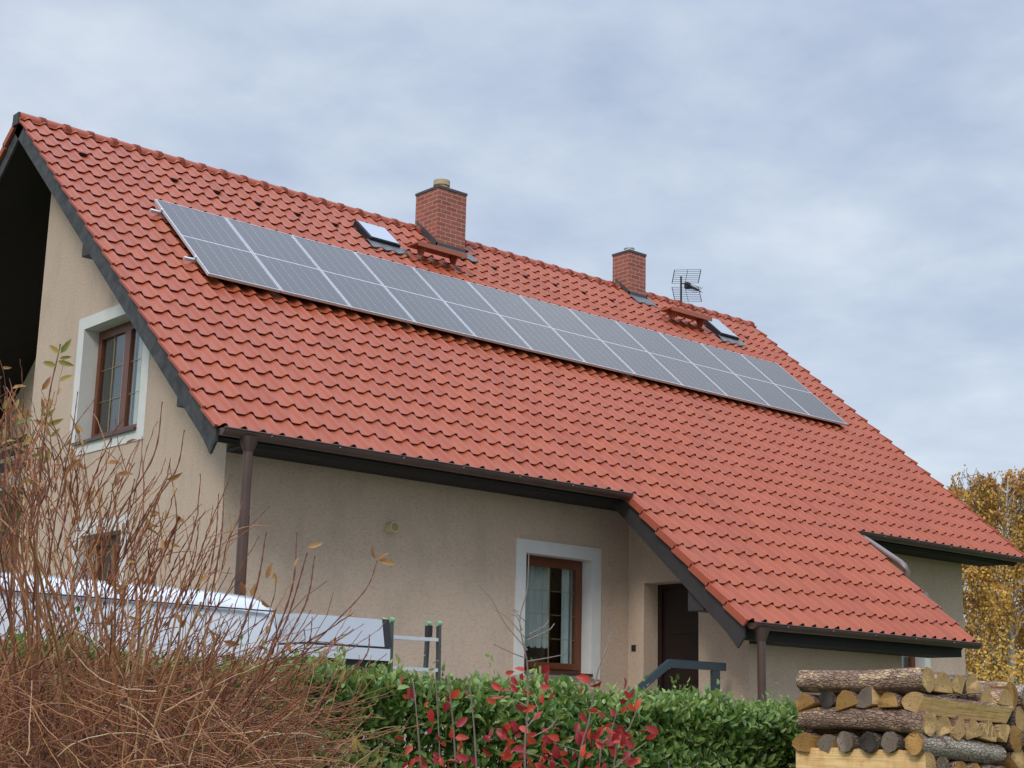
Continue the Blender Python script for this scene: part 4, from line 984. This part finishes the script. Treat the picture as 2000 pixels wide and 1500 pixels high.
bush(2090, 42, 2.0, 2.6, 43, "yellow bush beyond the woodpile at the right edge", M_birchleaf)

# ---------------------------------------------------------------- van, storage box, ladder
VY0, VY1, VX1, VX0, VZ = 9.3, 11.15, 6.07, .7, GZ+.03
van = thing("van", ((VX0+VX1)/2, (VY0+VY1)/2, VZ), "white panel van parked before the house, behind the bare shrub", "van")
def section(x, inset, top, mid_in=.0):
    y0, y1 = VY0+inset, VY1-inset; zt = top
    pr_ = [(0,.30),(0,.62),(-.0,1.0),(.02,1.25),(.055,zt-VZ-.30),(.085,zt-VZ-.14),(.14,zt-VZ-.055),(.26,zt-VZ-.012),(.5,zt-VZ+.004)]
    L1 = [(x, y0+a, VZ+z) for a, z in pr_]; L2 = [(x, y1-a, VZ+z) for a, z in pr_[::-1]]
    return L1+[(x, (y0+y1)/2, zt+.012)]+L2
secs = [(VX1,.10,2.33),(VX1-.02,.05,2.40),(VX1-.07,.02,2.445),(VX1-.18,.0,2.475),(VX1-.5,0,2.492),(4.6,0,2.50),(3.4,0,2.495),(2.45,0,2.47),(2.2,.01,2.44)]
m = MB(); SS = [section(*q) for q in secs]; ns_ = len(SS[0]); Vv = [p for q in SS for p in q]
m.add(Vv, [(i*ns_+j, i*ns_+j+1, (i+1)*ns_+j+1, (i+1)*ns_+j) for i in range(len(SS)-1) for j in range(ns_-1)], 0, True)
m.add(SS[0], [tuple(range(ns_))]); m.add(SS[0]+SS[-1], [(0, ns_-1, 2*ns_-1, ns_)])
fs = section(2.2,.01,2.44); ws = section(1.35,.06,1.75); ns2 = section(.85,.10,1.55)
def joinsec(a, b_, mm): mm.add(a+b_, [(j, j+1, ns_+j+1, ns_+j) for j in range(ns_-1)], 0, True)
m.build("body", M_van, van)
m = MB(); nose = [section(2.2,.01,1.80)]; 
nose = [[(x, VY0+i_, VZ+.30), (x, VY0+i_, VZ+h_*.6), (x, VY0+i_+.05, VZ+h_), (x, VY1-i_-.05, VZ+h_), (x, VY1-i_, VZ+h_*.6), (x, VY1-i_, VZ+.30)] for x, i_, h_ in ((2.2,.01,1.10),(1.5,.02,1.06),(.95,.08,.92),(.72,.18,.72))]
m.add([p for q in nose for p in q], [(i*6+j, i*6+j+1, (i+1)*6+j+1, (i+1)*6+j) for i in range(3) for j in range(5)], 0, False); m.add(nose[-1], [tuple(range(6))]); m.build("bonnet", M_van, van)
m = MB(); m.hexa([(2.2,VY0+.03,VZ+1.10),(2.2,VY1-.03,VZ+1.10),(1.5,VY1-.06,VZ+1.06),(1.5,VY0+.06,VZ+1.06),(2.2,VY0+.10,2.42),(2.2,VY1-.10,2.42),(2.1,VY1-.12,2.40),(2.1,VY0+.12,2.40)]); m.build("windscreen", M_skyglass, van)
sm = MB(); sm.box((2.5, VY0+.052, 2.352), (VX1-.10, VY0+.078, 2.360)); sm.build("roof_seam", M_rubber, van)
for xd in (3.55, 4.95):
    MB().box((xd, VY0-.0015+.0, VZ+.45), (xd+.008, VY0+.02, VZ+1.2)).build("door_seam", M_rubber, van)
MB().box((2.6, VY0-.012, VZ+.62), (VX1-.2, VY0+.01, VZ+.72)).build("side_rail", M_rubber, van)
for yy in (VY0+.10, VY1-.26):
    tl = MB().box((VX1-.03, yy, VZ+.8), (VX1+.012, yy+.16, VZ+1.3)).build("tail_light", M_red_lens, van)
for x in (1.45, 4.9):
    for y in (VY0+.02, VY1-.24):
        wb = bpy.data.objects.new("wheel", None); col.objects.link(wb); wb.location = (x, y+.11, VZ+.33); wb.parent = van; wb.matrix_parent_inverse = mw(van).inverted()
        MB().tube([(x,y-.02,VZ+.33),(x,y,VZ+.33),(x,y+.22,VZ+.33)], [.28,.33,.33], 24).build("tyre", M_rubber, wb); MB().tube([(x,y-.025,VZ+.33),(x,y+.1,VZ+.33)], .20, 16).build("rim", M_alu, wb)
sb = thing("storage_box", (6.98, 10.5, GZ+.035), "pale grey metal box with black trim, between the van and the ladder", "metal box")
bx0, bx1, by = 6.65, 7.49, 10.0
MB().prism([(bx0+.01, by+.012, 2.195), (bx0+.02, by+.075, 2.415), (bx0+.02, by+.9, 2.43), (bx0+.01, by+.9, 2.195)], (bx1-bx0-.07, 0, 0)).build("lid", M_silver, sb)
MB().box((bx0, by, 2.085), (bx1-.01, by+.95, 2.178)).build("band", M_strip, sb)
tr_ = MB(); tr_.box((bx0+.01, by+.01, 2.179), (bx1-.02, by+.9, 2.194)); tr_.prism([(bx1-.045, by+.03, 2.196), (bx1-.045, by+.085, 2.42), (bx1-.045, by+.93, 2.44), (bx1-.045, by+.93, 2.196)], (.075, 0, 0)); tr_.box((bx0+.02, by+.03, 1.95), (bx1+.02, by+.93, 2.084))
tr_.build("trim", M_rubber, sb)
MB().box((bx0+.03, by+.05, GZ+.05), (bx1-.03, by+.9, 1.949)).build("cabinet", M_silver, sb)
ld = thing("folding_ladder", (8.47, 11.1, GZ+.035), "aluminium folding ladder with green end caps standing against the plain wall", "ladder")
def lsec(xa_, xb_, ytop, yfoot, nm_):
    zt, zb = 2.49, GZ+.04
    for x in (xa_, xb_):
        MB().hexa([(x-.014, yfoot-.02, zb), (x+.014, yfoot-.02, zb), (x+.014, yfoot+.02, zb), (x-.014, yfoot+.02, zb), (x-.014, ytop-.02, zt), (x+.014, ytop-.02, zt), (x+.014, ytop+.02, zt), (x-.014, ytop+.02, zt)]).build("stile", M_stile, ld)
        MB().tube([(x-.022, ytop, zt), (x+.022, ytop, zt)], .026, 14).build("end_cap", M_green, ld)
    z = 2.345
    while z > zb+.1:
        y = yfoot+(ytop-yfoot)*(z-zb)/(zt-zb)
        MB().box((xa_+.015, y-.017, z-.015), (xb_-.015, y+.017, z+.015)).build("rung", M_alu, ld); z -= .27
M_stile = noisy("dull_aluminium", (.11,.115,.11), (.08,.083,.08), 6, .5, .05, 30, .6)
lsec(8.225, 8.765, 11.0, 10.95, "front"); lsec(8.215, 8.72, 11.10, 11.16, "back")
MB().box((8.66, 11.02, 2.37), (8.71, 11.07, 2.47)).build("hinge", M_rubber, ld)

# ---------------------------------------------------------------- woodpile
wg_ = np.random.default_rng(51)
CXP, CYP = 6.72, 4.53; LL = .80; LP = .108; ZT = 1.94
def log_mesh(kind, R, ln, bark, cutm, endm, rng_):
    """log along local x; returns object mesh. side faces of split logs show cut wood"""
    if kind == 'round': a = np.linspace(0, 2*math.pi, 19)[:-1]; prof = np.stack([np.cos(a), np.sin(a)*rng_.uniform(.9,1.0)], -1); isb = [0]*18
    elif kind == 'half': a = np.linspace(0, math.pi, 12); hh_ = rng_.uniform(1.15,1.35); prof = np.stack([np.cos(a)*1.22, np.sin(a)*hh_*1.25-.72], -1); isb = [0]*11+[1]
    else: a = np.linspace(.1, math.pi*.62, 7); prof = np.vstack([np.stack([np.cos(a)*1.5-.45, np.sin(a)*1.5-.62], -1), [(-.75,-.80)], [(.45,-.85)]]); isb = [0]*6+[1,1,1]
    prof = prof*R*1.05*(1+rng_.normal(0,.045,(len(prof),1))); k = len(prof); m = 16; V = []
    ax1, ax2 = rng_.normal(0,.006,2); tp = rng_.uniform(-.10,.10)
    for i in range(m):
        t = i/(m-1); sc = 1+tp*(t-.5); V += [(-ln/2+ln*t, p[0]*sc*(1+rng_.normal(0,.022))+ax1*math.sin(3*t), p[1]*sc*(1+rng_.normal(0,.022))+ax2*math.sin(3*t)) for p in prof]
    mb = MB()
    for j in range(k):
        mb_idx = isb[j]
        mb.f += [(i*k+j, i*k+(j+1) % k, (i+1)*k+(j+1) % k, (i+1)*k+j) for i in range(m-1)]; mb.mi += [mb_idx]*(m-1); mb.sm += [mb_idx == 0]*(m-1)
    mb.v = V
    mb.add(V[:k], [tuple(range(k))[::-1]], 2); mb.add(V[-k:], [tuple(range(k))], 2)
    return mb, [bark, cutm, endm]
ORD = ["first","second","third","fourth","fifth","sixth","seventh","eighth","ninth","tenth","eleventh","twelfth","thirteenth","fourteenth"]
LAY = ["top","second","third","fourth","fifth","sixth","seventh","eighth","ninth","tenth","lowest"]
END_N = {'fresh_cut_wood':"pale", 'orange_cut_wood':"orange", 'greyed_cut_wood':"grey", 'dark_cut_wood':"dark"}
KN = {'round':"round log", 'half':"half log", 'wedge':"split wedge"}
def add_log(c, axis, kind, R, roll, bark, endm, where, grp, ln=LL):
    mb, mats = log_mesh(kind, R, ln, bark, M_cut if endm is not M_cut_or else M_cut_or, endm, wg_)
    o = mb.build("firewood_log", mats); o.location = (c[0], c[1], c[2]-.062*(c[0]-CXP))
    o.rotation_euler = (roll, float(wg_.normal(0,.010))+(.062 if axis == 'x' else 0), (math.pi/2 if axis == 'y' else 0)+float(wg_.normal(0,.018)))
    o.rotation_mode = 'XYZ'
    tag(o, f"{END_N[endm.name]}-ended {KN[kind]}, {where}", "log", grp); return o
ends = [M_cut, M_cut, M_cut_or, M_cut_or, M_cut_grey, M_cut_grey]; barks = [M_bark, M_bark, M_bark, M_bark_dk, M_bark_pale]
pick = lambda q: q[int(wg_.integers(0, len(q)))]
G1 = "logs of the crossed stack"; G2 = "logs of the long row"
nl = 11
preset = {   # layer -> list of (kind, R, bark, end) from the left face / from the near corner
    0: [('round',.056,M_bark,M_cut),('half',.062,M_bark,M_cut),('wedge',.055,M_bark_dk,M_cut),('half',.058,M_bark_dk,M_cut),('wedge',.050,M_bark,M_cut),('half',.054,M_bark,M_cut),('round',.045,M_bark,M_cut_grey)],
    1: [('wedge',.060,M_bark,M_cut),('half',.052,M_bark,M_cut_or),('wedge',.054,M_bark_dk,M_cut_grey),('half',.058,M_bark,M_cut_or),('round',.046,M_bark_dk,M_cut_dk),('half',.05,M_bark,M_cut_or),('round',.046,M_bark_dk,M_cut_dk)],
    2: [('round',.056,M_bark,M_cut),('half',.064,M_bark,M_cut),('wedge',.056,M_bark,M_cut),('half',.060,M_bark,M_cut),('half',.056,M_bark,M_cut),('wedge',.052,M_bark,M_cut),('round',.05,M_bark,M_cut_grey)],
    3: [('round',.054,M_bark_pale,M_cut_or),('round',.052,M_bark_dk,M_cut_grey),('round',.050,M_bark_dk,M_cut_dk),('round',.052,M_bark_dk,M_cut_grey),('wedge',.052,M_bark,M_cut_grey),('wedge',.056,M_bark,M_cut_or),('wedge',.05,M_bark,M_cut_or)],
    4: [('half',.060,M_bark_pale,M_cut),('round',.052,M_bark,M_cut_grey),('round',.050,M_bark,M_cut_or),('half',.052,M_bark,M_cut_or),('round',.048,M_bark_dk,M_cut_grey),('round',.05,M_bark,M_cut_grey),('round',.05,M_bark,M_cut_or)]}
for L_i in range(nl):
    z = ZT-.056-LP*L_i; ax_ = 'y' if L_i % 2 == 0 else 'x'; n = 6
    rows = preset.get(L_i) or [(pick(['round','half','wedge']), float(wg_.uniform(.048,.058)), pick(barks), pick(ends)) for _ in range(n)]
    rows = rows[:n]
    for i, (kind, R, bk, en) in enumerate(rows):
        off = .055+(LL-.11)*i/(n-1)
        if ax_ == 'y': c = (CXP+off, CYP+LL/2+float(wg_.normal(0,.012)), z+float(wg_.normal(0,.004))-(.028 if L_i == 0 and i > 3 else 0)); wh = f"{ORD[i]} from the left face, {LAY[L_i]} layer of crossed stack"
        else: c = (CXP+LL/2+float(wg_.normal(0,.012)), CYP+off, z+float(wg_.normal(0,.004))); wh = f"{ORD[i]} from the near corner, {LAY[L_i]} layer of crossed stack"
        roll = float(wg_.normal(0,.25)) if kind == 'half' else float(wg_.uniform(-.5,.5)) if kind == 'wedge' else float(wg_.uniform(0,6))
        if L_i == 1 and i == 0: roll = .35
        if L_i == 4 and i == 0: roll = math.pi/2
        add_log(c, ax_, kind, R, roll, bk, en, wh, G1)
for L_i in range(nl):
    n = 10; x0 = CXP+LL+.07
    for i in range(n):
        kind = pick(['round','half','half','wedge']); R = float(wg_.uniform(.052,.066))
        c = (x0+.112*i+(.056 if L_i % 2 else 0), CYP+LL/2+float(wg_.normal(.0,.02)), ZT-.075-LP*.985*L_i+float(wg_.normal(0,.008)))
        if c[2]-.062*(c[0]-CXP) < GZ+.03: continue
        add_log(c, 'y', kind, R, float(wg_.uniform(0,6)), pick(barks), pick(ends), f"{ORD[i]} beyond the crossed stack, {LAY[L_i]} layer of long row", G2)
